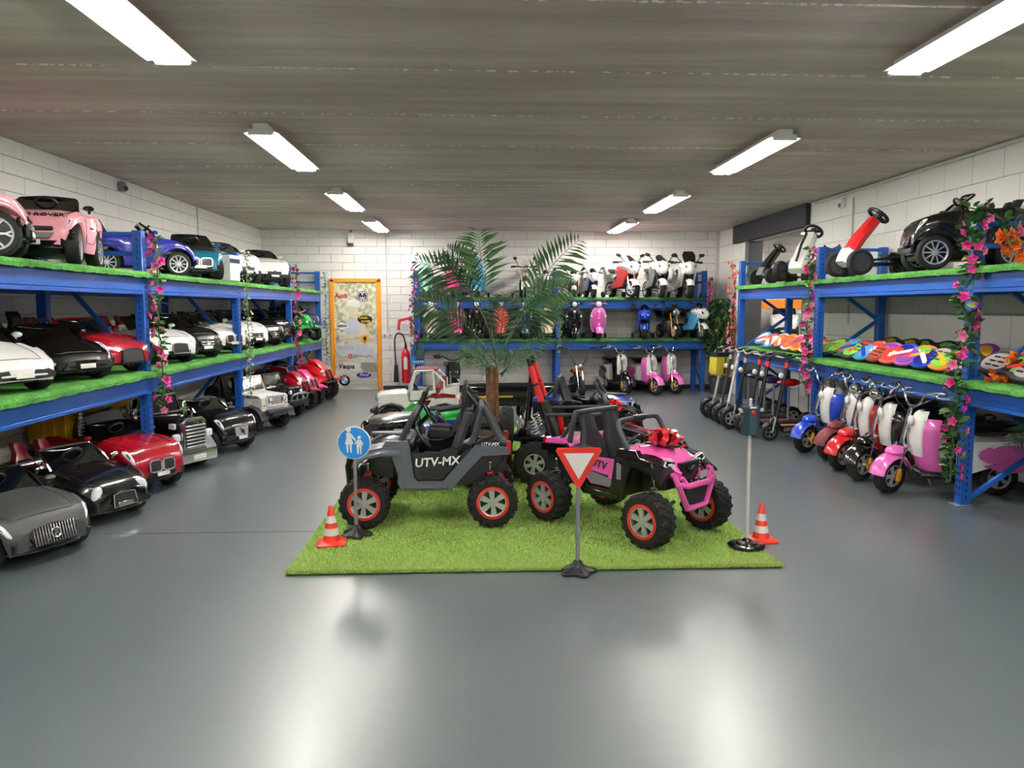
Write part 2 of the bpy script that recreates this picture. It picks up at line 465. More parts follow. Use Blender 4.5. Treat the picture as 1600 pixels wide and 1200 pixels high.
# fluorescent battens, two rows
M('tube_light', (1., .985, .965), emit=LAMP)
M('batten', 'e9e7e2', .4)
place_w = ['nearest', 'second', 'third', 'farthest']
for side, x in (('left', -1.69), ('right', 2.5), ('beyond', 5.7)):
    for i, y in ((-2, -3.2), (-1, .3), (0, 3.72), (1, 7.09), (2, 10.3), (3, 13.3)) if side != 'beyond' else ((9, 12.4),):  # the batten beyond the opening is unseen, added to light that room's wall

        lab = 'unseen three-tube batten added to brighten the room beyond the opening' if i == 9 else '%s lit three-tube ceiling batten of the %s row' % (place_w[i % 4], side) if i >= 0 else '%s lit ceiling batten of the %s row behind the photographer' % ('first' if i == -1 else 'second', side)
        o = thing('ceiling_light', lab, 'ceiling light', (x, y, ZC if i < 9 else 2.9), 0, 'fluorescent battens')
        ob('housing', lambda: MB().box((0, 0, -.025), (.12, 1.66, .05), .006), 'batten', o, key='batten')
        ob('reflector', lambda: MB().loft([[(x_, y_, z_) for x_, z_ in ((-.135, -.074), (-.06, -.052), (.06, -.052), (.135, -.074), (.137, -.070), (.062, -.045), (-.062, -.045), (-.137, -.070))] for y_ in (-.8, .8)]), 'batten', o, key='reflector')
        for s_ in (-1, 1):
            ob('end_cap', lambda: MB().box((0, 0, -.065), (.2, .03, .05), .008), 'batten', o, key='battenend', loc=(0, s_ * .81, 0))
        for k in (-1, 0, 1):
            ob('tube', lambda: MB().cyl((0, -.79, 0), (0, .79, 0), .015, n=8), 'tube_light', o, key='ltube', loc=(k * .07, 0, -.075))

# ---------------------------------------------------------------- pallet racking
def rack(name, label, T, posts, depth, h=2.22, levels=(.955, 1.825), holes=(), zs=(.05, .5, .96, 1.42, 1.88), back=0):
    """local x runs along the front, y goes back; posts = x positions"""
    o = thing(name, label, 'rack', (0, 0, 0)); o.matrix_world = T
    pm = lambda: MB().box((0, 0, h / 2), (.012, .09, h)).box((.038, -.039, h / 2), (.08, .012, h)).box((.038, .039, h / 2), (.08, .012, h)).box((.075, -.03, h / 2), (.012, .03, h)).box((.075, .03, h / 2), (.012, .03, h))
    pm = lambda: MB().box((0, 0, h / 2), (.085, .085, h), .006)
    for x in posts:
        for y in (.045, depth - .045):
            p = ob('upright_post', pm, 'rack_blue', o, key='post', loc=(x, y, 0))
            ob('foot_plate', lambda: MB().box((0, -.01, .006), (.12, .13, .012), .003), 'steel', p, key='footp')
            if x in holes and y < .1:
                q = MB()
                for k in range(40):
                    for dx in (-.02, .02):
                        q.box((dx, -.0425, .09 + k * .053), (.014, .003, .022))
                    q.box((-.0425, 0, .07 + k * .053), (.003, .012, .022)); q.box((.0425, 0, .07 + k * .053), (.003, .012, .022))
                ob('slots', q, 'black', p, kind='stuff')
        for z in (h - .03, h - .2):
            ob('cross_bar', lambda: MB().box((0, 0, 0), (.035, depth - .16, .035), .004), 'rack_blue', o, key=('xb', depth), loc=(x, depth / 2, z))
        for k in range(len(zs) - 1):
            a, b = (.07, depth - .07) if k % 2 == back else (depth - .07, .07)
            ob('brace', lambda: MB().box(((0), (a + b) / 2, (zs[k] + zs[k + 1]) / 2), (.03, .04, math.hypot(b - a, zs[k + 1] - zs[k])), .004, rot=(-math.atan2(b - a, zs[k + 1] - zs[k]), 0, 0)),
               'rack_blue', o, key=('brace', depth, k, back), loc=(x + .02 * (-1) ** k, 0, 0))
    for a, b in zip(posts, posts[1:]):
        for z in levels:
            for y in (.03, depth - .03):
                L_ = b - a - .09
                ob('beam', lambda: MB().box((0, 0, -.065), (L_, .05, .13), .006).box((0, -.012, -.145), (L_, .03, .03), .004), 'rack_blue', o, key=('beam', round(L_, 2)), loc=((a + b) / 2, y, z))
            ob('shelf_board', lambda: MB().box((0, 0, -.005), (L_, depth - .06, .018), .002), M('board', '8b7a66', .8), o, key=('board', round(L_, 2), depth), loc=((a + b) / 2, depth / 2, z))
    return o
def turf_mat(name, c0, c1, sc=60):
    m = bpy.data.materials.new(name); m.use_nodes = True
    nt = m.node_tree; b = nt.nodes['Principled BSDF']; N = nt.nodes.new; Lk = nt.links.new
    tc = N('ShaderNodeTexCoord')
    n1 = N('ShaderNodeTexNoise'); n1.inputs['Scale'].default_value = sc; n1.inputs['Detail'].default_value = 6
    n2 = N('ShaderNodeTexNoise'); n2.inputs['Scale'].default_value = 5
    Lk(tc.outputs['Object'], n1.inputs['Vector']); Lk(tc.outputs['Object'], n2.inputs['Vector'])
    ad = N('ShaderNodeMath'); ad.operation = 'MULTIPLY_ADD'; ad.inputs[1].default_value = .6; Lk(n1.outputs['Fac'], ad.inputs[0])
    m2 = N('ShaderNodeMath'); m2.operation = 'MULTIPLY'; m2.inputs[1].default_value = .4; Lk(n2.outputs['Fac'], m2.inputs[0]); Lk(m2.outputs[0], ad.inputs[2])
    rp = N('ShaderNodeValToRGB'); e = rp.color_ramp.elements; e[0].position, e[1].position = .35, .68
    e[0].color = (*lin(c0), 1); e[1].color = (*lin(c1), 1)
    Lk(ad.outputs[0], rp.inputs[0]); Lk(rp.outputs[0], b.inputs['Base Color']); b.inputs['Roughness'].default_value = .85
    bp = N('ShaderNodeBump'); bp.inputs['Strength'].default_value = .8; bp.inputs['Distance'].default_value = .01; Lk(n1.outputs['Fac'], bp.inputs['Height']); Lk(bp.outputs[0], b.inputs['Normal'])
    MATS[name] = m
turf_mat('turf_runner', '2c6a22', '62b048')
turf_mat('turf_lawn', '55802a', '9abf54')
turf_mat('turf_dark', '1f5220', '3f8a3c')
def runner(T, L_, depth, z, label, mat='turf_runner'):
    rg = random.Random(label)
    q = MB(); n = int(L_ / .05); secs = []
    for i in range(n + 1):
        x = L_ * i / n
        j = lambda: rg.uniform(-.003, .003)
        secs.append([(x, depth, z + .006), (x, depth, z + .03 + j()), (x, .3, z + .034 + j()), (x, .05, z + .036 + j()), (x, -.03, z + .03 + j()), (x, -.055 + j(), z + .006), (x, -.055 + j(), z - .02 + 2 * j()), (x, -.036, z - .02), (x, -.03, z + .006)])
    q.loft(secs)
    o = ob('grass_runner', q, mat)
    o.matrix_world = T
    return tag(o, label, 'grass runner')
TL = TM(-2.90, 0, 0, rz=PI / 2)           # left rack: local x -> +Y, local y -> -X
rack('pallet_rack', 'long blue pallet rack of ride-on cars along the left wall', TL, [1.55, 4.22, 6.93, 9.6, 12.25, 14.5], .93, holes=(6.93, 9.6), zs=(.12, 1.03, 1.98), back=1)
runner(TL @ TM(1.6, 0, 0), 12.9, .9, .961, 'green turf runner on the middle shelf of the left rack')
runner(TL @ TM(1.6, 0, 0), 12.9, .9, 1.831, 'green turf runner on the top shelf of the left rack')
TR = TM(3.78, 0, 0, rz=-PI / 2)           # right rack: local x -> -Y, local y -> +X
rack('pallet_rack', 'blue pallet rack along the right wall with boards and karts', TR, [-11.0, -8.46, -5.78, -3.1], .79, holes=(-5.78, -8.46))
runner(TR @ TM(-11.05, 0, 0), 7.95, .75, .961, 'green turf runner under the swing boards on the right rack')
runner(TR @ TM(-11.05, 0, 0), 7.95, .75, 1.831, 'green turf runner on the top shelf of the right rack')
TB = TM(0, 13.88, 0)
rack('pallet_rack', 'blue pallet rack of scooters and motorbikes at the back wall', TB, [-1.08, 1.47, 4.14], .68, levels=(.955, 1.70), holes=(4.14,))
runner(TB @ TM(-1.05, 0, 0), 5.2, .66, .961, 'dark green turf runner on the middle shelf of the back rack', 'turf_dark')
runner(TB @ TM(-1.05, 0, 0), 5.2, .66, 1.706, 'dark green turf runner on the top shelf of the back rack', 'turf_dark')
ZM, ZT, ZTB = .995, 1.865, 1.74

# ---------------------------------------------------------------- lawn mat in the middle
lm = thing('lawn_mat', 'large green artificial lawn mat under the buggies in the middle', 'lawn mat', (.35, 7.3, 0))
ob('backing', MB().box((0, 0, .006), (2.94, 5.8, .012), .003), 'turf_lawn', lm)
def blades():
    import numpy as np
    g = np.random.default_rng(5); n = 130000
    d = g.random(n) ** 2.2
    y = -2.9 + d * 5.8; x = g.uniform(-1.47, 1.47, n)
    edge = g.random(n) < .05
    y[edge] = -2.9 + g.uniform(-.012, .01, edge.sum())
    a = g.uniform(0, 2 * PI, n); h = g.uniform(.018, .036, n); w = g.uniform(.0016, .003, n) * (1 + d * 1.5); le = g.normal(0, .012, (n, 2))
    v = np.zeros((n, 3, 3), np.float32)
    v[:, 0] = np.stack([x - np.cos(a) * w, y - np.sin(a) * w, np.full(n, .008)], 1)
    v[:, 1] = np.stack([x + np.cos(a) * w, y + np.sin(a) * w, np.full(n, .008)], 1)
    v[:, 2] = np.stack([x + le[:, 0], y + le[:, 1], h], 1)
    me = bpy.data.meshes.new('grass_pile')
    me.vertices.add(3 * n); me.loops.add(3 * n); me.polygons.add(n)
    me.vertices.foreach_set('co', v.ravel())
    me.loops.foreach_set('vertex_index', np.arange(3 * n, dtype=np.int32))
    me.polygons.foreach_set('loop_start', np.arange(0, 3 * n, 3, dtype=np.int32))
    me.update(); me.validate()
    return me
ob('grass_pile', blades, M('blade', 'b6cf74', .6, vary=.3, scale=120), lm, kind='stuff')
# ---------------------------------------------------------------- wheels
def tyre_mb(r, w, kind, ri):
    q = MB(); T0 = rotM(PI / 2)
    h = w / 2
    if kind == 'knob':
        q.lathe([(ri, -h * .72), (ri * 1.12, -h * .95), (r * .82, -h), (r * .93, -h * .86), (r * .96, -h * .3), (r * .96, h * .3), (r * .93, h * .86), (r * .82, h), (ri * 1.12, h * .95), (ri, h * .72)], 28, T0, closed=True)
        n = 18
        for k in range(n):
            a = 2 * PI * k / n
            for s, da in ((-1, 0), (1, PI / n)):
                Mx = rotM(0, -(a + da), 0)
                q2 = MB(); q2.box((r * .95, s * h * .42, 0), (r * .10, h * .8, r * .14), .004, rot=(s * .45, 0, 0)).box((r * .87, s * h * .92, 0), (r * .17, h * .2, r * .13), .004)
                q.add(q2.v, q2.f, Mx)
    else:
        q.lathe([(ri, -h * .8), (ri * 1.05, -h), (r * .9, -h), (r * .975, -h * .8), (r, -h * .45), (r, h * .45), (r * .975, h * .8), (r * .9, h), (ri * 1.05, h), (ri, h * .8)], 26, T0, closed=True)
        if kind == 'tread':
            for k in range(24):
                a = 2 * PI * k / 24
                q2 = MB(); q2.box((r, 0, 0), (.006, w * .8, r * .08), .001, rot=(.6 * (-1) ** k, 0, 0)); q.add(q2.v, q2.f, rotM(0, -a, 0))
    return q
def rim_mb(ri, w, n, style):
    q = MB(); T0 = rotM(PI / 2); h = w / 2
    q.lathe([(ri * .9, -h * .9), (ri * 1.02, -h * .95), (ri * 1.02, h * .95), (ri * .9, h * .9)], 24, T0, closed=True)
    q.cyl((0, -h * .9, 0), (0, h * .9, 0), ri * .2, n=12)
    for k in range(n):
        a = 2 * PI * k / n
        for s in (-1, 1):
            q2 = MB()
            if style == 'fat':
                q2.prism([(ri * .1, -ri * .13), (ri * .93, -ri * .22), (ri * .93, ri * .22), (ri * .1, ri * .13)], s * h * .62, s * h * .86, b=.002)
            elif style == 'y':
                q2.prism([(ri * .1, -ri * .07), (ri * .55, -ri * .06), (ri * .95, -ri * .26), (ri * .95, -ri * .12), (ri * .66, 0), (ri * .95, ri * .12), (ri * .95, ri * .26), (ri * .55, ri * .06), (ri * .1, ri * .07)], s * h * .62, s * h * .86)
            else:
                q2.prism([(ri * .1, -ri * .06), (ri * .95, -ri * .045), (ri * .95, ri * .045), (ri * .1, ri * .06)], s * h * .62, s * h * .86)
            q.add(q2.v, q2.f, rotM(0, -a, 0))
    return q
def wheel(p, pos, r, w, kind='road', ri=None, rim='silver', n=10, style='thin', rz=0., ring=None, tyre='tyre', name='wheel', dish='gloss_black'):
    ri = ri or r * .7
    o = ob(name, lambda: tyre_mb(r, w, kind, ri), tyre, p, key=('tyre', r, w, kind, ri), loc=pos, rot=(0, rnd.uniform(0, 6), rz) if kind == 'knob' else (0, 0, rz))
    ob('rim', lambda: rim_mb(ri, w, n, style), rim, o, key=('rim', ri, w, n, style))
    ob('brake_disc', lambda: MB().cyl((0, -w * .28, 0), (0, w * .28, 0), ri * .93, n=18), dish, o, key=('disc', ri, w))
    if ring:
        ob('rim_ring', lambda: MB().lathe([(ri * .98, -w * .5), (ri * 1.17, -w * .49), (ri * 1.17, -w * .44), (ri * .98, -w * .44)], 24, rotM(PI / 2), closed=True)
           .lathe([(ri * .98, w * .5), (ri * 1.17, w * .49), (ri * 1.17, w * .44), (ri * .98, w * .44)], 24, rotM(PI / 2), closed=True), ring, o, key=('ring', ri, w))
    return o
def steering(p, loc, r=.075, tilt=.5, mat='black', rz=0., key='sw'):
    """steering wheel facing -x, tilted"""
    o = ob('steering_wheel', lambda: MB().torus((0, 0, 0), r, r * .13, 'x', 22, 7).box((0, 0, 0), (r * .22, r * 1.9, r * .26), r * .06).box((0, 0, -r * .45), (r * .2, r * .3, r * .9), r * .05).cyl((0, 0, 0), (r * 1.5, 0, -r * .3), r * .2, n=8),
           mat, p, key=(key, r), loc=loc, rot=(0, tilt, rz))
    ob('horn_pad', lambda: MB().ell((-r * .12, 0, 0), (r * .12, r * .34, r * .3), 12, 6), 'dark_grey', o, key=('horn', r))
    return o
def seat_mb(w, h, d):
    q = MB()
    q.box((d * .42, 0, h * .12), (d, w, h * .2), .02, rot=(0, -.08, 0))
    q.loft([[(-.02 + z * .0 - .16 * zz - .03 * k, y * w * ww, zz * h) for y, k in ((-.5, .0), (-.42, -1.), (-.2, -.6), (.2, -.6), (.42, -1.), (.5, 0.), (.42, 1.), (-.42, 1.))] for zz, ww, z in ((.1, .95, 0), (.35, 1, 0), (.6, .95, 0), (.74, .6, 0), (.8, .55, 0), (.95, .55, 0), (1.02, .4, 0))])
    return q
def seat(p, loc, w=.2, h=.34, d=.2, mat='seat_black', sw=None):
    o = ob('seat', lambda: seat_mb(w, h, d), mat, p, key=('seat', w, h, d), loc=loc)
    if sw:
        ob('stripe', lambda: MB().box((-.028, 0, h * .45), (.05, w * .18, h * .5), .01, rot=(0, -.16, 0)), sw, o, key=('seats', w, h))
    return o

# ---------------------------------------------------------------- ride-on cars
PROF = {
    'sport': dict(top=[(-.5, .29), (-.45, .35), (-.36, .385), (-.26, .39), (.05, .385), (.13, .38), (.3, .345), (.42, .30), (.47, .265), (.5, .21)],
                  w=[(-.5, .36), (-.44, .45), (-.3, .5), (0, .475), (.3, .5), (.4, .475), (.46, .42), (.5, .33)], zb=[(-.5, .15), (-.46, .1), (.46, .08), (.5, .11)], ws=.13, wsx=.13, ck=(-.27, .09)),
    'super': dict(top=[(-.5, .31), (-.44, .36), (-.3, .385), (-.1, .36), (.06, .35), (.2, .315), (.36, .255), (.45, .205), (.48, .18), (.5, .14)],
                  w=[(-.5, .40), (-.42, .49), (-.3, .5), (0, .45), (.3, .5), (.42, .48), (.47, .42), (.5, .36)], zb=[(-.5, .16), (-.46, .1), (.46, .07), (.5, .08)], ws=.10, wsx=.19, ck=(-.27, .05)),
    'suv': dict(top=[(-.5, .38), (-.47, .46), (-.3, .49), (0, .485), (.14, .48), (.3, .455), (.42, .42), (.47, .375), (.5, .29)],
                w=[(-.5, .40), (-.45, .475), (-.3, .5), (0, .485), (.3, .5), (.42, .475), (.47, .43), (.5, .37)], zb=[(-.5, .2), (-.46, .13), (.46, .12), (.5, .16)], ws=.13, wsx=.14, ck=(-.3, .1)),
}
def lerp(tab, u):
    for (a, x), (b, y) in zip(tab, tab[1:]):
        if u <= b:
            t = (u - a) / (b - a)
            return x + (y - x) * max(0, t)
    return tab[-1][1]
def smooth(tab, u, e=.02):
    return (lerp(tab, u - e) + lerp(tab, u) * 2 + lerp(tab, u + e)) / 4
def car_body(st, L, W, r, sc):
    n = 64; secs = []
    for i in range(n + 1):
        half = car_half(st, L, W, r, sc, min(.5, -.5 + i / n))
        secs.append([(p[0], -p[1], p[2]) for p in half[:0:-1]] + half)
    return MB().loft(secs)
def car_half(st, L, W, r, sc, u):
        P = PROF[st]
        ra = r * 1.22; xa = (.325 * L, -.325 * L)
        x = u * L
        w = smooth(P['w'], u) * W; zt = smooth(P['top'], u) * sc; zb = smooth(P['zb'], u) * sc
        fl = 0.
        for a in xa:
            d = abs(x - a)
            if d < ra: zb = max(zb, r + math.sqrt(ra * ra - d * d) - .0)
            if d < ra * 1.35: fl = max(fl, (1 - d / ra / 1.35) ** .5)
        zb = min(zb, zt - .05)
        w += .012 * fl
        zs = zt - .02 * sc + .012 * fl
        c0, c1 = P['ck']
        ck = min(1, max(0, (u - c0) / .03), max(0, (c1 - u) / .05))
        ck = max(0, ck)
        fz = .19 * sc
        zc = (zt + .012) * (1 - ck) + fz * ck
        zc2 = zt * (1 - ck) + fz * ck
        mid = lambda t: zs + (zb - zs) * t
        h = [(.0, zc), (.4, zc), (.66, zc2 + .002), (.70, zt - .004), (.86, zs + .012), (.955, zs - .012), (.99, mid(.28)), (1., mid(.5)), (.975, mid(.66)), (.985, mid(.82)), (.94, zb), (.7, zb + .004)]
        return [(x, y * w, z) for y, z in h]
def skin(st, L, W, r, sc):
    """a function giving points on (or just above) the left half of a car's skin"""
    def pt(u, k):
        h = car_half(st, L, W, r, sc, u)
        i = min(int(k), len(h) - 2)
        return Vector(h[i]).lerp(Vector(h[i + 1]), k - i)
    def at(u, k, off=0.):
        p = pt(u, k)
        if off:
            nn = (pt(u + .004, k) - pt(u - .004, k)).cross(pt(u, k + .05) - pt(u, k - .05))
            if nn.length > 1e-9:
                nn.normalize()
                if nn.y * .6 + nn.z + nn.x * .3 < 0: nn = -nn
                p = p + nn * off
        return p
    return at
def skin_patch(at, u0, u1, k0, k1, off, taper=.75):
    rows = []
    for i in range(9):
        t = i / 8; f = 1 - taper * abs(2 * t - 1) ** 2.2
        km = (k0 + k1) / 2 + (t - .5) * .5; kh = (k1 - k0) / 2 * f
        rows.append([at(u0 + (u1 - u0) * t, km + kh * (j / 3 - 1), off * (1 - .75 * abs(j / 3 - 1) ** 3 if 0 < i < 8 else .2)) for j in range(7)] )
    q = MB().loft(rows, closed=False)
    return q
def ribs(n, w, h, t, vertical):
    q = MB()
    for k in range(n):
        f = (k + .5) / n - .5
        q.box((0, f * w, 0) if vertical else (0, 0, f * h), (.012, t, h) if vertical else (.012, w, t), .002)
    return q
def car(label, x, y, z, deg, paint, st='sport', front='coupe', L=1.08, W=.6, r=None, rim='silver', n=10, style='thin', sc=1., seats='seat_black', grp=None, ws='gloss_black', plate='matt_white', star=None,
        hoodtext=None, name='ride_on_car', wsd=True, deck=None, steer=0., mirror=None, textmat='black'):
    r = r or (.135 if st == 'suv' else .12)
    P = PROF[st]
    o = thing(name, label, 'toy car', (x, y, z), R(deg), grp)
    body = ob('body', lambda: car_body(st, L, W, r, sc), paint, o, key=('cb', st, L, W, r, sc))
    top = lambda u: smooth(P['top'], u) * sc
    wd = lambda u: smooth(P['w'], u) * W
    for sx in (1, -1):
        for sy in (1, -1):
            wheel(o, (sx * .325 * L, sy * (W * .5 - .05), r), r, .095, 'road', None, rim, n, style, rz=steer if sx > 0 else 0)
    ob('chassis', lambda: MB().box((0, 0, .15), (L * .9, W * .62, .14), .02).box((0, 0, r), (L * .62, W * .8, .03), .005), 'black', o, key=('chas', L, W, r))
    # cabin
    if wsd:
        x0, x1 = P['wsx'] * L, (P['wsx'] - .13) * L
        z0, z1 = top(P['wsx']) - .005, top(P['wsx']) + P['ws'] * sc
        fr = lambda: MB().tube(cr([(x0, -W * .40, z0), ((x0 + x1) / 2 + .01, -W * .385, (z0 + z1) / 2), (x1, -W * .35, z1 - .015), (x1 - .005, -W * .3, z1), (x1 + .015, 0, z1 + .008), (x1 - .005, W * .3, z1), (x1, W * .35, z1 - .015), ((x0 + x1) / 2 + .01, W * .385, (z0 + z1) / 2), (x0, W * .40, z0)], 3), .011, 6)
        f_ = ob('windscreen_frame', fr, ws, o, key=('wsf', st, L, W, sc))
        ob('glass', lambda: MB().loft([[(x0 + .03 * (1 - (k / 4) ** 2) * (1 - t) + (x1 - x0) * t - d, k / 4 * W * (.40 - .06 * t), z0 + (z1 - z0) * t) for k in range(-4, 5) for d in (0,)] for t in (0, .5, 1)], closed=False), 'tint', f_, key=('wsg', st, L, W, sc))
    ob('dashboard', lambda: MB().box((.1 * L, 0, top(.08) - .03), (.07, W * .66, .07), .02), 'black', o, key=('dash', st, L, W, sc))
    steering(o, (.045 * L, .0, top(.05) + .055 * sc), .08, .7)
    for s in (-1, 1):
        seat(o, (-.2 * L, s * W * .16, .2 * sc), W * .3, (.36 if st == 'suv' else .32) * sc, .2, seats)
    for s in (-1, 1):
        m_ = ob('mirror', lambda: MB().ell((0, 0, 0), (.03, .04, .022), 10, 6).box((-.02, 0, -.02), (.02, .02, .04), .004), mirror or paint, o, key='mirror', loc=(.11 * L, s * (wd(.11) + .02), top(.1) + .03))
    if deck:
        ob('bonnet_cover', lambda: MB().loft([[(u * L, k / 4 * W * .36, top(u) + .016 - .01 * abs(k / 4) ** 3) for k in range(-4, 5)] for u in (.12, .2, .28, .36, .4)], closed=False), deck, o, key=('deck', st, L, W, sc))
    # face of the car
    zt, zb = top(.47), smooth(P['zb'], .47) * sc
    xn = L * .5
    zm = zb + (top(.5) - zb) * .55
    def put(nm, fn, mat, key, loc, rot=None, par=None): return ob(nm, fn, mat, par or o, key=key, loc=loc, rot=rot)
    hl = dict(coupe=((.055, .062, .026), .425, .36), round=((.03, .045, .04), .45, .30), wedge=((.07, .045, .016), .40, .36), suv=((.045, .075, .026), .45, .335)).get(
        {'bentley': 'round', 'lambo': 'wedge', 'bugatti': 'wedge', 'kidney_suv': 'suv', 'rover': 'suv', 'volvo': 'suv', 'star_suv': 'suv'}.get(front, 'coupe'))
    at = skin(st, L, W, r, sc)
    bg = [at(u, 3.2 - .8 * (u - .15) / .28, .001) for u in [.15 + .28 * t / 7 for t in range(8)]]
    put('bonnet_gap', lambda: MB().tube(bg + [at(.44, k, .001) for k in (1.6, .8, .05)] + [Vector((p.x, -p.y, p.z)) for p in [at(.44, k, .001) for k in (.8, 1.6)] + bg[::-1]], .0025, 4), 'black', ('bgap', st, L, W, r, sc), (0, 0, 0))
    for s in (-1, 1):
        if front == 'bentley':
            (rx, ry, rz_), u, fy = hl; rx, ry, rz_ = rx * 1.4, ry * 1.3, rz_ * 1.5
            h_ = put('headlight', lambda: MB().ell((0, 0, 0), (rx, ry * 1.1, rz_ * 1.15), 14, 8), 'lamp_lens', ('hl', front, sc), (u * L, s * fy * W, top(u) - .062 * sc), (0, .25, -s * .55))
            put('lamp_ring', lambda: MB().torus((.012, 0, 0), .043, .004, 'x'), 'chrome', ('hb', front, sc), (0, 0, 0), None, h_)
        else:
            u0, u1, k0, k1 = {'lambo': (.33, .455, 3.9, 4.9), 'bugatti': (.38, .475, 4.1, 5.2), 'rover': (.43, .488, 4.5, 5.7), 'slats': (.395, .482, 4.3, 5.9)}.get(front, (.40, .484, 4.2, 5.7))
            h_ = put('headlight', lambda: skin_patch(at, u0, u1, k0, k1, .007), 'lamp_lens', ('hlp', front, st, L, W, r, sc), (0, 0, 0)); h_.scale = (1, s, 1)
            put('lamp_bezel', lambda: skin_patch(at, u0 + (u1 - u0) * .35, u0 + (u1 - u0) * .72, k0 + (k1 - k0) * .28, k1 - (k1 - k0) * .28, .010, .3), 'dark_grey', ('hlb', front, st, L, W, r, sc), (0, 0, 0), None, h_)
        c0, c1 = P['ck']
        g_ = put('door_gap', lambda: MB().tube([at(c1 + .03, k, .001) for k in (4.6, 5.5, 6.5, 7.5, 8.3)] + [at(u, 8.5, .001) for u in [c1 + .02 - (c1 - c0 - .06) * t / 6 for t in range(7)]] + [at(c0 + .1, k, .001) for k in (8.2, 7.4, 6.5, 5.5, 4.6)], .0028, 4), 'black', ('dgap', st, L, W, r, sc), (0, 0, 0)); g_.scale = (1, s, 1)
        put('door_handle', lambda: MB().tube([at(-.02, 6.2, .006), at(-.09, 6.2, .006)], .006, 6), mirror or paint, ('dhan', st, L, W, r, sc), (0, 0, 0)).scale = (1, s, 1)
        if front == 'bentley':
            put('headlight', lambda: MB().ell((0, 0, 0), (.022, .03, .028), 12, 7), 'lamp_lens', 'hl2', (.425 * L, s * .40 * W, top(.425) - .075 * sc), (0, .25, -s * .7))
        put('air_intake', lambda: MB().prism([(-.07, -.03), (.06, -.035), (.075, .0), (.02, .03), (-.07, .02)], -.012, .012, 'x', .004), 'black', ('ai', front), (.475 * L, s * .29 * W, zb + .055 * sc), (0, 0, -s * .45))
        put('tail_light', lambda: MB().ell((0, 0, 0), (.02, .07, .022), 12, 6), 'tail_red', 'tl', (-.47 * L, s * .33 * W, top(-.46) - .07), (0, 0, s * .35))
    put('lower_grille', lambda: MB().box((0, 0, 0), (.03, W * .5, .05 * sc), .01), 'black', ('lg', W, sc), (xn - .012, 0, zb + .035))
    put('splitter', lambda: MB().loft([[(xn - .03 - .16 * (k / 5) ** 4 + d, k / 5 * W * .45, zb + zz) for d, zz in ((-.04, 0), (.035, -.002), (.035, .012), (-.04, .016))] for k in range(-5, 6)]), 'gloss_black', ('spl', st, L, W, sc), (0, 0, 0))
    g = None
    if front == 'slats':
        g = put('grille', lambda: MB().prism([(-.155, 0), (-.125, .055), (0, .065), (.125, .055), (.155, 0), (.125, -.055), (-.125, -.055)], -.012, .012, 'x', .004), 'black', 'gr_sl', (xn + .004, 0, zm + .02), (0, -.25, 0))
        put('grille_bars', lambda: ribs(15, .28, .112, .007, True), 'chrome', 'gr_slb', (.012, 0, 0), None, g)
        put('star_emblem', lambda: MB().torus((0, 0, 0), .03, .004, 'x').prism([(.0, .03), (.006, .004), (.026, -.015), (0, -.006), (-.026, -.015), (-.006, .004)], -.003, .003, 'x'), 'chrome', 'star', (.024, 0, 0), None, g)
    elif front in ('bentley', 'bugatti'):
        w2, h2 = (.10, .05) if front == 'bentley' else (.13, .055)
        poly = [(-w2, -h2), (-w2 * .9, h2 * .8), (-w2 * .5, h2), (w2 * .5, h2), (w2 * .9, h2 * .8), (w2, -h2)]
        g = put('grille', lambda: MB().prism(poly, -.014, .014, 'x', .005), 'black', ('grb', front), (xn + .002, 0, zm + .008), (0, -.15, 0))
        put('grille_rim', lambda: MB().tube([(.014, a, c) for a, c in poly], .006, 6, closed=True), 'chrome' if front == 'bentley' else 'gloss_black', ('grr', front), (0, 0, 0), None, g)
        put('mesh_bars', lambda: (lambda q: q.add(*(lambda z: (z.v, z.f))(ribs(7, w2 * 1.8, h2 * 1.9, .003, True))).add(*(lambda z: (z.v, z.f))(ribs(5, w2 * 1.8, h2 * 1.9, .003, False))))(MB()), 'dark_grey', ('grm', front), (.01, 0, 0), None, g)
    elif front in ('kidney', 'kidney_suv'):
        for s in (-1, 1):
            poly = [(a * 1.15, b * 1.3) for a, b in ((-.055, -.03), (-.05, .025), (-.03, .036), (.035, .036), (.053, .02), (.045, -.03), (.02, -.038), (-.03, -.038))]
            g = put('kidney_grille', lambda: MB().prism(poly, -.012, .012, 'x', .004), 'black', 'kid', (xn + .004, s * .068, zm + .025 * sc), (0, -.18, 0))
            put('grille_rim', lambda: MB().tube([(.012, a, c) for a, c in poly], .007, 6, closed=True), 'silver', 'kidr', (0, 0, 0), None, g)
            put('grille_bars', lambda: ribs(6, .09, .062, .004, True), 'dark_grey', 'kidb', (.01, 0, 0), None, g)
    elif front == 'lambo':
        for s in (-1, 1):
            put('hex_intake', lambda: MB().prism([(-.075, -.03), (-.045, .028), (.06, .03), (.085, 0), (.06, -.03)], -.01, .015, 'x', .004), 'black', 'hexi', (xn - .005, s * .12, zb + .05), (0, -.1, -s * .25))
        put('bumper_blade', lambda: MB().box((0, 0, 0), (.02, W * .55, .014), .004), paint, ('blade', W), (xn + .012, 0, zb + .045))
    elif front in ('star', 'star_suv'):
        g = put('grille', lambda: MB().prism([(-.11, .035), (.11, .035), (.09, -.035), (-.09, -.035)], -.012, .012, 'x', .004), 'black', 'gst', (xn, 0, zm + .02), (0, -.15, 0))
        for dz in (-.014, .014): put('grille_bar', lambda: MB().box((0, 0, 0), (.01, .19, .008), .002), 'chrome', 'gsb', (.014, 0, dz), None, g)
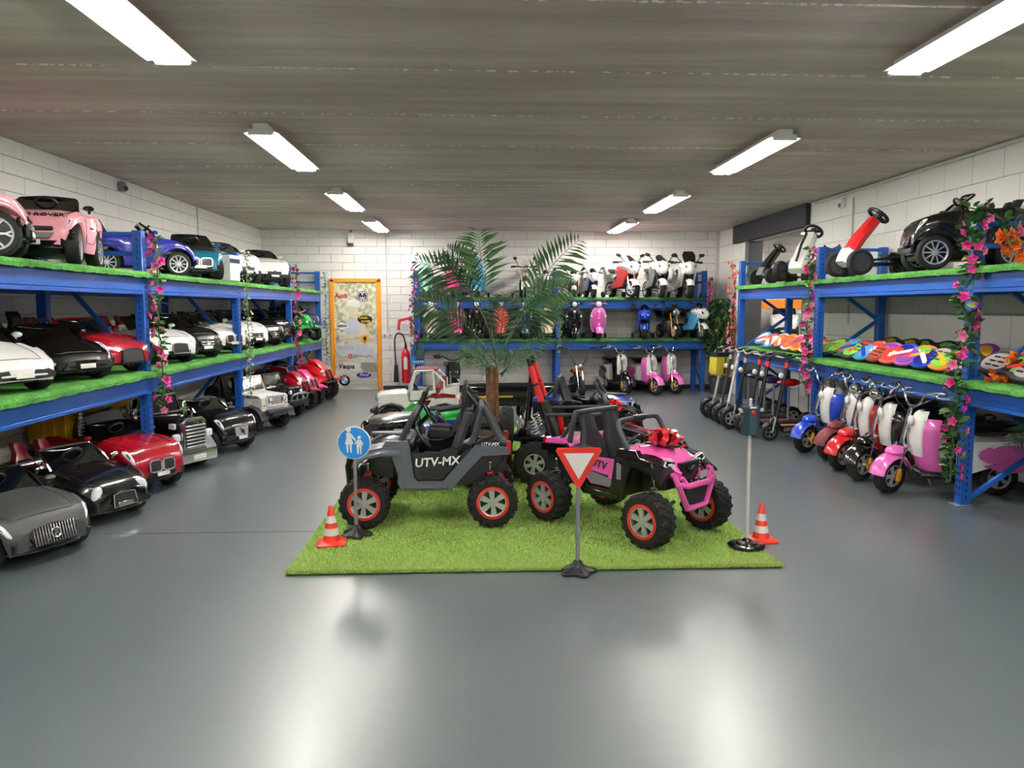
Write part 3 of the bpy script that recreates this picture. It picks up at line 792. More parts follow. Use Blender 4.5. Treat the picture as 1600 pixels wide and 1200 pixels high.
        put('star_emblem', lambda: MB().torus((0, 0, 0), .026, .005, 'x').prism([(.0, .026), (.006, .004), (.022, -.013), (0, -.006), (-.022, -.013), (-.006, .004)], -.003, .003, 'x'), 'chrome', 'star2', (.02, 0, 0), None, g)
    elif front == 'rover':
        g = put('grille', lambda: MB().box((0, 0, 0), (.03, W * .52, .032), .008), 'black', ('grv', W), (xn - .005, 0, zm + .055), (0, -.15, 0))
        put('lower_mesh', lambda: MB().prism([(-.17, .02), (.17, .02), (.12, -.028), (-.12, -.028)], -.012, .02, 'x', .005), 'gloss_black', 'lmr', (xn + .004, 0, zb + .03))
        put('bumper_panel', lambda: MB().prism([(-.15, .02), (.15, .02), (.12, -.02), (-.12, -.02)], -.012, .016, 'x', .005), 'mid_grey', 'bpr', (xn + .004, 0, zb + .085))
        for s in (-1, 1): put('side_vent', lambda: MB().box((0, 0, 0), (.02, .05, .07), .008).box((.008, .02, 0), (.01, .07, .012), .003), 'black', 'svr', (xn - .035, s * .25, zb + .1), (0, 0, -s * .4))
    elif front == 'volvo':
        g = put('grille', lambda: MB().prism([(-.1, .05), (.1, .05), (.09, -.05), (-.09, -.05)], -.012, .014, 'x', .008), 'silver', 'gvo', (xn, 0, zm + .02), (0, -.1, 0))
        put('diagonal_bar', lambda: MB().box((0, 0, 0), (.01, .012, .11), .003, rot=(.7, 0, 0)).cyl((-.005, 0, 0), (.01, 0, 0), .02, n=14), 'black', 'gvd', (.016, 0, 0), None, g)
    else:
        g = put('grille', lambda: MB().prism([(-.12, .02), (.12, .02), (.1, -.03), (-.1, -.03)], -.012, .012, 'x', .004), 'black', 'gdef', (xn, 0, zm), (0, -.15, 0))
        put('badge', lambda: MB().cyl((0, 0, 0), (.012, 0, 0), .018, n=14), 'chrome', 'badge', (.01, 0, .02), None, g)
    if plate:
        p_ = put('number_plate', lambda: MB().box((0, 0, 0), (.012, .13, .036), .004), plate, 'plate', (xn + .022, 0, zb + .045 * sc), (0, -.08, 0))
    if hoodtext:
        text(hoodtext, .05, textmat, o, TM(.455 * L, 0, top(.455) + .004, ry=.55, rz=PI / 2) @ rotM(0, 0, 0) if False else Matrix.Translation((.452 * L, 0, top(.452) + .019)) @ rotM(0, .75, 0) @ rotM(0, 0, PI / 2), bold=.0006, sx=1.25)
    return o
# ---------------------------------------------------------------- left rack: cars on the floor
GF, GM_, GT = 'cars on the floor under the left rack', 'cars on the middle shelf of the left rack', 'cars on the top shelf of the left rack'
def nose(px_x, px_y, deg, L):
    """centre of a car from the floor position of its nose"""
    a = R(deg); return px_x - math.cos(a) * L / 2, px_y - math.sin(a) * L / 2
def ncar(label, nx, ny, z, deg, paint, L=1.08, **k):
    x, y = nose(nx, ny, deg, L)
    return car(label, x, y, z, deg, paint, L=L, **k)
ncar('matt grey coupe with slatted chrome grille and star nearest on the floor', -2.60, 4.72, 0, -25, 'gunmetal', L=1.2, W=.66, st='sport', front='slats', r=.135, grp=GF, seats='seat_black', plate='gloss_black')
ncar('glossy black convertible with round headlamps between grey coupe and red car', -2.58, 5.62, 0, -25, 'gloss_black', L=1.16, W=.6, front='bentley', ws='chrome', mirror='chrome', grp=GF, plate='chrome', seats='orange_red' if False else 'dark_red')
ncar('red off-roader with twin kidney grille parked in front of the truck', -2.66, 6.5, 0, -25, 'dark_red', L=1.16, W=.62, st='suv', front='kidney_suv', sc=.93, grp=GF, plate='matt_white')
ncar('black saloon with square silver grille between truck and white jeep', -2.55, 8.35, 0, -25, 'gloss_black', L=1.14, W=.6, st='suv', front='volvo', sc=.9, ws='chrome', grp=GF)
# middle shelf
ncar('white low supercar at the near end of the middle left shelf', -2.93, 5.08, ZM, -22, 'white', st='super', front='lambo', rim='gloss_black', grp=GM_, n=5, style='y')
ncar('black supercar with white plate beside the white supercar', -2.96, 5.95, ZM, -25, 'gloss_black', st='super', front='lambo', grp=GM_, n=7, style='y')
ncar('red sports car with horseshoe grille on the middle left shelf', -2.93, 6.66, ZM, -16, 'dark_red', st='sport', sc=.9, front='bugatti', grp=GM_, n=10, ws='dark_red', seats='maroon', plate=None)
ncar('white convertible with round headlamps behind the first pink garland', -2.96, 7.80, ZM, -25, 'white', st='sport', sc=.9, front='bentley', grp=GM_, rim='gloss_black', n=6, style='y', seats='maroon', plate=None)
ncar('black roadster with chrome star grille between two white cars', -2.95, 8.55, ZM, -25, 'gloss_black', st='sport', sc=.92, front='star', grp=GM_)
ncar('white coupe with kidney grille beside the second upright post', -2.96, 9.52, ZM, -25, 'white', st='sport', sc=.97, front='kidney', grp=GM_, rim='gloss_black', n=5, style='y')
ncar('white coupe with star grille just past the white garland', -2.96, 10.55, ZM, -25, 'white', st='sport', front='star', grp=GM_, rim='gloss_black', n=7)
ncar('black roadster next to the white star-grille coupe', -2.95, 11.35, ZM, -25, 'gloss_black', st='sport', front='star', grp=GM_, plate='chrome')
ncar('black chrome-trimmed off-roader before the third upright post', -2.95, 12.05, ZM, -25, 'gloss_black', st='suv', sc=.85, front='star_suv', grp=GM_, plate='chrome')
ncar('dark blue off-roader at the far end of the middle left shelf', -2.98, 13.95, ZM, -30, 'navy', st='suv', front='volvo', L=.95, grp=GM_)
# top shelf
car('pale pink off-roader cut by the left edge of the photograph', -3.375, 5.08, ZT, 25, 'pale_pink', st='suv', front='rover', grp=GT, n=5, style='y', r=.145, L=.95, W=.55, sc=.9)
car('pale pink off-roader seen head-on on the top shelf', -3.26, 6.12, ZT, -76, 'pale_pink', st='suv', front='rover', grp=GT, n=5, style='y', L=1.0, W=.56, deck=None, hoodtext='RANGE ROVER', sc=.84, wsd=True, mirror='gloss_black', steer=.1, ws='gloss_black')
car('violet blue convertible side-on behind the first upright post', -3.36, 7.92, ZT, 30, 'blue_paint', st='sport', front='coupe', grp=GT, L=.98, W=.52, n=10, plate=None)
car('teal blue coupe with kidney grille facing outward on the top shelf', -3.30, 9.12, ZT, -58, 'teal', st='sport', front='kidney', grp=GT, L=.95, W=.54, deck='black')
ncar('white off-roader with silver wheels right of the second post on the top shelf', -3.0, 10.35, ZT, -25, 'white', st='suv', sc=.88, front='coupe', grp=GT, L=.95, n=7, deck='black')
ncar('white car with black cabin before the third post on the top shelf', -3.02, 11.75, ZT, -45, 'white', st='suv', sc=.9, front='coupe', grp=GT, L=.9)
o = thing('carton', 'white carton standing beside the teal coupe on the top shelf', 'box', (-2.98, 9.42, ZT + .005), R(-8))
ob('box', MB().box((0, 0, .15), (.2, .26, .3), .006), 'matt_white', o)
ob('flap', MB().box((0, 0, .302), (.19, .25, .004), .001).box((.101, 0, .2), (.002, .26, .006)), 'cream', o)
ob('stripe', MB().box((.101, 0, .235), (.004, .262, .05), .001), 'navy', o)
# ---------------------------------------------------------------- buggies (UTVs) on the lawn
SIDE = [(.454, .505), (.44, .536), (.33, .556), (.134, .54), (.128, .478), (.106, .345), (.085, .312), (-.095, .312), (-.222, .453), (-.33, .565), (-.561, .548), (-.566, .50), (-.373, .49), (-.147, .245), (.19, .252), (.222, .30), (.216, .362), (.262, .485)]
DOOR = [(.124, .515), (.103, .35), (.083, .318), (-.092, .318), (-.215, .455), (-.2, .54), (-.15, .548), (-.05, .512)]
def spring(z0, z1, r, n=6):
    return [(r * math.cos(a), r * math.sin(a), z0 + (z1 - z0) * a / (2 * PI * n)) for a in [k * .6 for k in range(int(2 * PI * n / .6) + 1)]]
def utv(label, x, y, deg, hood='gloss_black', side='slate', door='gloss_black', deck='gloss_black', bumper='black', cage='A', shock='red_pad', ring='sign_red', rim='silver', grp=None, sidetext=None, doorcol='white', steer=0., r=.178):
    o = thing('ride_on_buggy', label, 'toy buggy', (x, y, .022), R(deg), grp)
    tub = ob('tub', lambda: MB().prism([(.46, .50), (.2, .545), (.145, .36), (-.2, .345), (-.225, .5), (-.36, .575), (-.54, .545), (-.52, .44), (-.3, .28), (.2, .28), (.27, .46)], -.25, .25, b=.008)
             .prism([(-.31, .49), (-.55, .49), (-.55, .38), (-.36, .30)], -.235, .235, b=.006).prism([(.46, .5), (.24, .5), (.26, .3), (.44, .34)], -.15, .15, b=.01), 'black', o, key='utub')
    for s in (-1, 1):
        sp = ob('side_panel', lambda: MB().prism(SIDE, -.02, .03, b=.006), side, o, key='uside', loc=(0, s * .262, 0))
        if s < 0: sp.scale = (1, -1, 1)
        ob('sill_trim', lambda: MB().box((.02, .034, .275), (.3, .012, .03), .004), side, sp, key='usill')
        ob('cowl_trim', lambda: MB().prism([(.134, .54), (.33, .556), (.30, .6), (.15, .595)], -.03, .02, b=.004), side, sp, key='ucowl')
        d = ob('door', lambda: MB().prism(DOOR, 0, .02, b=.005), door, o, key='udoor', loc=(0, s * .255 - (.0 if s > 0 else .02), 0))
        ob('door_recess', lambda: MB().prism([(.05, .33), (-.08, .33), (-.15, .42), (.07, .40)], 0, .004, b=.001), 'black', d, key='udr', loc=(0, .019 if s > 0 else -.003, 0))
        if 0: ob('fender_flare', lambda: MB().loft([[(-.36 - .2 * math.cos(a) * .0 + .215 * math.cos(a) - .085, w_, .178 + (.235) * math.sin(a) + zz) for w_, zz in ((.25, 0), (.33, -.01), (.33, -.022), (.25, -.012))] for a in [R(t) for t in (60, 90, 120, 150)]]), 'black', o, key='ufl', loc=(0, 0, .03)).scale = (1, s, 1)
    ob('hood', lambda: MB().loft([[(x_, k / 4 * w_, z_ - dz * abs(k / 4) ** 3) for k in range(-4, 5)] + [(x_ - .01, w_, z_ - dz - .05), (x_ - .01, -w_, z_ - dz - .05)] for x_, w_, z_, dz in ((.165, .235, .605, .02), (.27, .225, .612, .03), (.38, .195, .592, .04), (.46, .165, .556, .045), (.515, .13, .515, .04), (.535, .11, .48, .02))]), hood, o, key='uhood')
    ob('hood_scoop', lambda: MB().prism([(.2, -.06), (.2, .06), (.36, .045), (.44, .02), (.44, -.02), (.36, -.045)], .605, .622, 'z', .006), 'black' if hood != 'gloss_black' else 'slate', o, key='uscoop')
    for s in (-1, 1):
        ob('hood_stripe', lambda: MB().prism([(.47, .10), (.34, .135), (.25, .185), (.27, .195), (.38, .165), (.49, .12)], .0, .012, 'z', .002, M=TM(0, 0, .70, ry=.22) if False else Matrix.Translation((.0, 0, .628)) @ rotM(0, .2, 0)), 'matt_white' if hood == 'pink' else 'mid_grey', o, key='ustripe').scale = (1, s, 1)
        ob('front_fender', lambda: MB().loft([[(x_, .17, z_ + .035), (x_, .25, z_ + .02), (x_, .325, z_ - .02), (x_, .325, z_ - .04), (x_, .25, z_ - .01), (x_, .17, z_)] for x_, z_ in ((.2, .545), (.32, .545), (.44, .515), (.53, .455))]), side, o, key='uff').scale = (1, s, 1)
        h_ = ob('headlight', lambda: MB().prism([(.09, .545), (.215, .575), (.235, .54), (.13, .49), (.095, .5)], 0, .03, 'x', .006), 'gloss_black', o, key='uhl', loc=(.455, 0, -.02), rot=(0, 0, 0))
        h_.scale = (1, s, 1)
        ob('lamp_strip', lambda: MB().tube([(.034, .1, .51), (.034, .13, .497), (.034, .225, .54), (.034, .208, .567)], .006, 5).box((.032, .155, .535), (.012, .05, .022), .004).box((.032, .115, .525), (.012, .018, .018), .003), 'lamp_lens', h_, key='uhs')
        t_ = ob('tail_light', lambda: MB().prism([(-.02, -.05), (.03, -.04), (.025, .05), (-.025, .05)], -.02, .02, 'x', .006), 'tail_red', o, key='utl', loc=(-.56, s * .23, .535))
        seat(o, (-.1, s * .125, .335), .235, .43, .2)
        for sx in (1, -1):
            wheel(o, (.445 * sx, s * .325, r), r, .145, 'knob', .098, rim, 6, 'fat', rz=steer if sx > 0 else 0, ring=ring)
            a_ = ob('suspension_arm', lambda: MB().tube([(0, .1, .27), (.02, .26, .19)], .012, 6).tube([(.06, .1, .27), (.02, .26, .19)], .012, 6).cyl((.02, .25, .178), (.02, .3, .178), .03, n=10), 'dark_grey', o, key='uarm', loc=(.445 * sx - .02, 0, 0))
            a_.scale = (1, s, 1)
            k_ = ob('shock_absorber', lambda: MB().tube(spring(.0, .11, .018), .0045, 5).cyl((0, 0, 0), (0, 0, .05), .011, n=8), shock, o, key='ushk', loc=(.43 * sx, s * .235, .27), rot=(-s * .15, 0, 0))
            ob('shock_rod', lambda: MB().cyl((0, 0, .05), (0, 0, .165), .007, n=8).ell((0, 0, .17), (.014, .014, .014), 8, 5).ell((0, 0, -.01), (.014, .014, .014), 8, 5), 'chrome', k_, key='ushr')
    if sidetext:
        for s in (1, -1):
            text(sidetext[0], sidetext[1], sidetext[2], o, Matrix.Translation((sidetext[3], s * .279, sidetext[4])) @ (FACE_LEFT if s > 0 else FACE_RIGHT) @ rotM(0, 0, sidetext[5] if s > 0 else -sidetext[5]), bold=.0016, shear=.15)
    ob('rear_deck', lambda: MB().prism([(-.3, .56), (-.36, .60), (-.55, .575), (-.57, .54), (-.3, .53)], -.255, .255, b=.01), deck, o, key='udeck')
    # grille mask and front guard
    ob('grille_mask', lambda: MB().prism([(-.11, .53), (.11, .53), (.095, .44), (.05, .40), (-.05, .40), (-.095, .44)], 0, .035, 'x', .008).prism([(-.05, .5), (.0, .47), (.05, .5), (.05, .485), (0, .452), (-.05, .485)], .03, .045, 'x', .002), 'gloss_black', o, key='umask', loc=(.5, 0, 0))
    b = ob('front_guard', lambda: MB().tube([(0, -.2, .47), (.03, -.2, .41), (.045, -.11, .39), (.045, .11, .39), (.03, .2, .41), (0, .2, .47)], .02, 7).tube([(.03, -.2, .41), (.035, -.1, .24), (.035, .1, .24), (.03, .2, .41)], .02, 7)
           .tube([(.045, -.11, .39), (.03, -.16, .45)], .015, 6).tube([(.045, .11, .39), (.03, .16, .45)], .015, 6).tube([(-.08, -.2, .44), (.0, -.2, .47)], .016, 6).tube([(-.08, .2, .44), (.0, .2, .47)], .016, 6), bumper, o, key='uguard', loc=(.55, 0, 0))
    ob('skid_plate', lambda: MB().prism([(-.13, .38), (.13, .38), (.09, .26), (-.09, .26)], .02, .035, 'x', .004), 'black', b, key='uskid')
    steering(o, (.06, .0, .575), .085, .6)
    ob('dashboard', lambda: MB().box((.15, 0, .56), (.07, .44, .08), .02), 'black', o, key='udash')
    # cage
    if cage == 'A':
        for s in (-1, 1):
            ob('roll_bar', lambda: MB().tube(cr([(-.30, .225, .575), (-.355, .215, .76), (-.375, .21, .815), (-.40, .21, .80), (-.51, .22, .57)], 4), .021, 8).tube(cr([(-.335, .13, .58), (-.375, .13, .80), (-.40, .13, .80), (-.5, .14, .57)], 3), .014, 7), 'dark_grey', o, key='ucA').scale = (1, s, 1)
        ob('cross_bar', lambda: MB().tube([(-.372, -.21, .815), (-.372, .21, .815)], .02, 8), 'dark_grey', o, key='ucB')
        ob('windscreen_bar', lambda: MB().tube(cr([(.20, -.225, .59), (.15, -.225, .70), (.11, -.21, .775), (.105, 0, .782), (.11, .21, .775), (.15, .225, .70), (.20, .225, .59)], 4), .02, 8), 'dark_grey', o, key='ucC')
    else:
        ob('roll_bar', lambda: MB().tube(cr([(-.33, -.235, .56), (-.30, -.235, .70), (-.29, -.22, .775), (-.285, -.17, .79), (-.285, .17, .79), (-.29, .22, .775), (-.30, .235, .70), (-.33, .235, .56)], 4), .02, 8), 'dark_grey', o, key='ucD')
        for s in (-1, 1):
            ob('brace_bar', lambda: MB().tube([(-.3, .235, .72), (-.42, .235, .57)], .015, 7).tube(cr([(-.27, .236, .50), (-.2, .236, .56), (-.03, .245, .54)], 3), .014, 6), 'dark_grey', o, key='ucE').scale = (1, s, 1)
        ob('windscreen_bar', lambda: MB().tube(cr([(.205, -.235, .585), (.13, -.232, .70), (.10, -.215, .755), (.095, -.15, .77), (.095, .15, .77), (.10, .215, .755), (.13, .232, .70), (.205, .235, .585)], 4), .018, 8), 'dark_grey', o, key='ucF')
        ob('bar_clamp', lambda: MB().cyl((.095, -.06, .77), (.095, .06, .77), .024, n=10), 'black', o, key='ucG')
    return o
def bow(label, loc, s=1., rz=0.):
    o = thing('gift_bow', label, 'bow', loc, rz, None, s)
    M('ribbon', 'e01e24', .25, coat=.5)
    g = random.Random(3)
    for ring_, n, el, L_ in ((0, 8, .25, .125), (1, 7, .7, .105), (2, 4, 1.15, .085)):
        for k in range(n):
            a = 2 * PI * k / n + ring_ * .4
            pts = [(L_ * t, .042 * math.sin(PI * min(1, t * 1.1)) ** .7 * sg, 0) for t, sg in ((.05, 1), (.3, 1), (.6, 1), (.85, 1), (1, 0), (.85, -1), (.6, -1), (.3, -1), (.05, -1))]
            ob('ribbon_loop', lambda: MB().loft([[(p[0], p[1] * .8, -.018), (p[0], p[1] * .8, .018)] for p in pts], closed=False), 'ribbon', o, key=('loop', ring_), loc=(0, 0, .02), rot=(PI / 2 * .0 + g.uniform(-.5, .5) + PI / 2, -el, a))
    for a in (-.4, .5, 2.6):
        ob('ribbon_tail', lambda: MB().loft([[(t * .17, -.02, -.02 + .02 * math.sin(t * 9)), (t * .17, .02, -.02 + .02 * math.sin(t * 9))] for t in [k / 8 for k in range(9)]], closed=False), 'ribbon', o, key='tail', loc=(0, 0, .012), rot=(0, .12, a))
    ob('knot', MB().ell((0, 0, .03), (.025, .025, .03), 10, 6), 'ribbon', o)
    return o
UG = 'buggies on the lawn'
utv('black and slate grey buggy side-on with red-ringed wheels and large white lettering', -.34, 5.62, 180, grp=UG, sidetext=('UTV-MX', .085, 'white', -.055, .448, .06))
for s in (1,):
    p = bpy.data.objects['ride_on_buggy']
    text('UTV-MX', .034, 'white', p, Matrix.Translation((-.43, s * .2575, .568)) @ FACE_LEFT, bold=.0008, shear=.15)
pk = utv('pink buggy with a red gift bow on its bonnet', 1.05, 5.30, -50, hood='pink', side='gloss_black', door='pink', deck='pink', bumper='pink', cage='H', grp=UG, shock='mid_grey', sidetext=('UTV', .075, 'dark_grey', -.02, .465, .1))
for s in (1, -1):
    ob('door_stripe', lambda: MB().prism([(.09, .33), (-.07, .325), (-.16, .42), (.105, .38)], 0, .006, b=.001), 'mid_grey', pk, key='pks', loc=(0, .275 if s > 0 else -.281, 0))
    pp = ob('side_pod', lambda: MB().prism([(.15, .545), (.12, .40), (.22, .30), (.25, .44), (.30, .53)], 0, .02, b=.004), 'black', pk, key='pkp', loc=(0, .285 if s > 0 else -.305, 0))
    ob('vent', lambda: MB().box((.185, 0, .45), (.04, .008, .11), .003), 'mid_grey', pp, key='pkv', loc=(0, .022 if s > 0 else -.002, 0))
bow('large shiny red gift bow on the bonnet of the pink buggy', (1.05 + .34 * .643 - .02, 5.30 - .34 * .766, .635), 1.1, .6)
utv('blue buggy with black windscreen bar behind the pink buggy', 1.17, 8.15, -12, hood='royal', side='black', door='gloss_black', deck='royal', cage='H', grp=UG)

# tall caged go-kart between the pink and the blue buggy
o = thing('go_kart', 'black go-kart with tall roll cage and red padded bars behind the pink buggy', 'go-kart', (1.0, 6.95, 0), R(-8))
for sx, r_ in ((-.45, .19), (.5, .16)):
    for s in (-1, 1):
        wheel(o, (sx, s * .36, r_), r_, .14, 'knob', .09, 'silver', 6, 'fat', ring=None)
ob('frame', MB().tube([(-.6, -.2, .25), (.6, -.2, .22), (.7, 0, .25), (.6, .2, .22), (-.6, .2, .25)], .016, 7, closed=True).tube([(-.3, -.3, .24), (.3, -.3, .22)], .016).tube([(-.3, .3, .24), (.3, .3, .22)], .016)
   .tube([(-.45, -.33, .19), (-.45, .33, .19)], .014).tube([(.5, -.3, .16), (.5, .3, .16)], .014).box((0, 0, .225), (.8, .5, .02)), 'black', o)
for s in (-1, 1):
    c_ = ob('roll_bar', MB().tube(cr([(-.28, s * .26, .25), (-.38, s * .25, .62), (-.52, s * .22, 1.1)], 4), .02, 8).tube(cr([(-.52, s * .22, 1.08), (-.5, s * .22, .95), (-.56, s * .22, .3)], 3), .014), 'gloss_black', o)
    ob('red_pad', MB().tube([(-.40, s * .25, .72), (-.445, s * .24, .86)], .03, 9).tube([(-.452, s * .24, .88), (-.50, s * .225, 1.03)], .03, 9), 'red_pad', c_)
ob('front_hoop', MB().tube(cr([(.25, -.27, .3), (.2, -.27, .66), (.17, -.22, .73), (.17, .22, .73), (.2, .27, .66), (.25, .27, .3)], 4), .018, 8), 'dark_grey', o)
ob('side_rail', MB().tube([(-.36, -.26, .6), (.2, -.27, .62)], .016).tube([(-.36, .26, .6), (.2, .27, .62)], .016), 'dark_grey', o)
seat(o, (-.2, 0, .27), .3, .42, .25, 'seat_black', 'red')
ob('fender', MB().loft([[(-.62 + .02 * k, w_, .44 + .06 * math.sin(k * .5)) for w_ in (-.36, .36)] for k in range(0, 7)], closed=False).box((-.5, 0, .40), (.3, .66, .06), .02), 'gloss_black', o)
for s in (-1, 1):
    ob('grab_handle', MB().tube(cr([(-.6, s * .18 - .05, .47), (-.62, s * .18 - .04, .52), (-.62, s * .18 + .04, .52), (-.6, s * .18 + .05, .47)], 3), .009), 'silver', o)
    ob('rear_spring', MB().tube(spring(0, .2, .026, 7), .006, 5), 'silver', o, loc=(-.42, s * .24, .36), rot=(0, -.3, 0))
ob('engine', MB().box((-.45, -.05, .33), (.18, .2, .18), .02).cyl((-.45, .06, .36), (-.45, .14, .36), .07, n=14).box((-.5, -.16, .36), (.06, .05, .16), .006), 'steel', o)
ob('rear_guard', MB().tube(cr([(-.55, -.25, .2), (-.68, -.25, .16), (-.73, -.25, .22), (-.72, -.25, .5)], 4), .018).tube(cr([(-.55, .25, .2), (-.68, .25, .16), (-.73, .25, .22), (-.72, .25, .5)], 4), .018).tube([(-.72, -.25, .2), (-.72, .25, .2)], .016), 'red_pad', o)
steering(o, (.14, 0, .62), .1, .7)
ob('front_fairing', MB().prism([(.3, .25), (.28, .5), (.55, .42), (.7, .28)], -.2, .2, b=.02), 'gloss_black', o)
ob('nose_stripe', MB().box((.47, 0, .47), (.24, .06, .008), .002, rot=(0, .3, 0)), 'red', o)
bow('smaller red ribbon bow on the caged go-kart behind the pink hood', (1.24, 6.9, .64), .8, .2)
# ---------------------------------------------------------------- jeeps, trucks and quads
def jeep(label, x, y, z, deg, paint, grp=None, sc=1., txt=None, txtmat='black', fend='black', guard=False, seats='seat_black', spare=True, ws='closed', name='ride_on_jeep', r=.16, rim='gloss_black', guardm='black', cage=True):
    o = thing(name, label, 'toy jeep', (x, y, z), R(deg), grp, sc)
    W = .26
    ob('body', lambda: MB().prism([(.50, .26), (.50, .455), (.47, .475), (.14, .505), (.12, .40), (.06, .34), (-.12, .34), (-.17, .42), (-.47, .46), (-.5, .44), (-.5, .26), (-.2, .21), (.2, .21)], -W, W, b=.012), paint, o, key='jb')
    ob('cockpit_liner', lambda: MB().box((-.03, 0, .345), (.32, .44, .02), .004).box((-.33, 0, .455), (.26, .40, .03), .006), 'black', o, key='jl')
    ob('hood', lambda: MB().loft([[(x_, k / 4 * w_, z_ - .03 * abs(k / 4) ** 4) for k in range(-4, 5)] + [(x_, w_, z_ - .05), (x_, -w_, z_ - .05)] for x_, w_, z_ in ((.13, .225, .525), (.3, .21, .52), (.46, .19, .50), (.51, .18, .475))]), paint, o, key='jh')
    g = ob('grille', lambda: MB().prism([(-.18, .49), (.18, .49), (.165, .33), (-.165, .33)], 0, .03, 'x', .01), paint, o, key='jg', loc=(.495, 0, 0))
    ob('grille_slots', lambda: (lambda q: [q.box((.03, (k - 3) * .03, .415), (.008, .014, .11), .003) for k in range(7)] and q)(MB()), 'black', g, key='jgs')
    for s in (-1, 1):
        h_ = ob('headlight', lambda: MB().cyl((0, 0, 0), (.02, 0, 0), .036, n=16).ell((.02, 0, 0), (.012, .03, .03), 12, 6), 'lamp_lens', o, key='jhl', loc=(.52, s * .135, .43))
        ob('lamp_ring', lambda: MB().torus((.016, 0, 0), .037, .006, 'x'), 'dark_grey', h_, key='jhr')
        for a in (.33, -.33):
            ob('fender', lambda: MB().loft([[(.0 + (r + .05) * math.cos(t) * 1.05, w_, r + (r + .045) * math.sin(t) + zz) for w_, zz in ((.2, 0), (.34, -.008), (.34, -.03), (.2, -.02))] for t in [R(q) for q in (10, 35, 60, 90, 120, 145, 170)]]), fend, o, key=('jf', r), loc=(a, 0, 0)).scale = (1, s, 1)
            wheel(o, (a, s * .265, r), r, .12, 'tread', r * .6, rim, 5, 'y')
        ob('mirror', lambda: MB().box((0, 0, 0), (.03, .06, .045), .01), 'black', o, key='jm', loc=(.13, s * .3, .57))
        seat(o, (-.12, s * .115, .34), .19, .33, .18, seats)
        ob('tail_light', lambda: MB().box((0, 0, 0), (.02, .04, .06), .005), 'tail_red', o, key='jt', loc=(-.505, s * .22, .38))
        ob('indicator', lambda: MB().ell((0, 0, 0), (.015, .025, .015), 8, 5), 'amber', o, key='ji', loc=(.5, s * .215, .36))
        if txt:
            text(txt, .055 if paint == 'white' else .036, txtmat, o, Matrix.Translation((.31, s * .2625, .468)) @ (FACE_LEFT if s > 0 else FACE_RIGHT), bold=.0012, sx=1.1)
    w_ = ob('windscreen_frame', lambda: MB().tube([(.13, -.235, .51), (.06, -.225, .70), (.06, .225, .70), (.13, .235, .51)], .017, 7, closed=True), 'black' if paint == 'gloss_black' else paint, o, key='jw')
    ob('glass', lambda: MB().box((.095, 0, .605), (.006, .44, .19), .002, rot=(0, -.35, 0)), 'tint', w_, key='jwg')
    if cage:
        ob('roll_bar', lambda: MB().tube(cr([(-.22, -.235, .42), (-.24, -.225, .72), (-.24, 0, .74), (-.24, .225, .72), (-.22, .235, .42)], 4), .018).tube([(-.24, -.225, .72), (-.46, -.23, .45)], .015).tube([(-.24, .225, .72), (-.46, .23, .45)], .015), 'black', o, key='jr')
    steering(o, (.03, .1, .53), .08, .6)
    ob('front_bumper', lambda: MB().box((.57, 0, .28), (.07, .5, .06), .015).box((.55, 0, .235), (.05, .3, .05), .01), 'black' if paint != 'white' else 'dark_grey', o, key='jbu')
    if guard:
        ob('bull_bar', lambda: MB().tube(cr([(.58, -.2, .28), (.62, -.18, .40), (.62, .18, .40), (.58, .2, .28)], 3), .015).tube([(.6, -.07, .3), (.62, -.07, .40)], .012).tube([(.6, .07, .3), (.62, .07, .40)], .012), guardm, o, key='jbb')
    if spare:
        wheel(o, (-.56, 0, .42), r * .9, .1, 'tread', r * .5, rim, 5, 'y', rz=PI / 2, name='spare_wheel')
    ob('chassis', lambda: MB().box((0, 0, .2), (.9, .36, .1), .02), 'black', o, key='jc')
    return o
jeep('white jeep with black lettering on the bonnet on the left floor', -2.98, 9.97, 0, -25, 'white', grp=GF, txt='RUBICON', fend='dark_grey', sc=.95)
jeep('black jeep with chrome bull bar right of the white jeep on the floor', -2.98, 11.02, 0, -22, 'gloss_black', grp=GF, guard=True, guardm='steel', sc=.88)
jeep('glossy black jeep side-on directly behind the slate grey buggy', -.38, 6.80, .02, 180, 'gloss_black', sc=1.15, txt='RUBICON', txtmat='dark_grey')
# white pickup with red stripes
o = jeep('white off-road truck with red slanted stripes behind the green quad', -.72, 9.75, 0, 178, 'white', seats='dark_red', spare=False, cage=False, name='ride_on_truck', r=.17, rim='silver')
for s in (-1, 1):
    ob('cab_side', lambda: MB().tube([(.1, .25, .52), (.03, .24, .77), (-.18, .24, .78), (-.2, .25, .5)], .02, 6).tube([(-.18, .24, .78), (-.32, .245, .64), (-.32, .25, .47)], .016, 6).box((-.05, .25, .47), (.3, .03, .12), .006), 'white', o, key='pcs').scale = (1, s, 1)
    ob('red_stripe', lambda: MB().prism([(-.0, .43), (-.3, .50), (-.46, .48), (-.46, .44), (-.3, .45)], 0, .006), 'dark_red', o, key='prs', loc=(0, .262 if s > 0 else -.268, 0))
    ob('bed_side', lambda: MB().prism([(-.2, .46), (-.34, .56), (-.48, .58), (-.48, .44)], .22, .26, b=.006), 'white', o, key='pbs').scale = (1, s, 1)
ob('roof_bar', MB().box((-.09, 0, .785), (.3, .48, .025), .01), 'maroon', o)

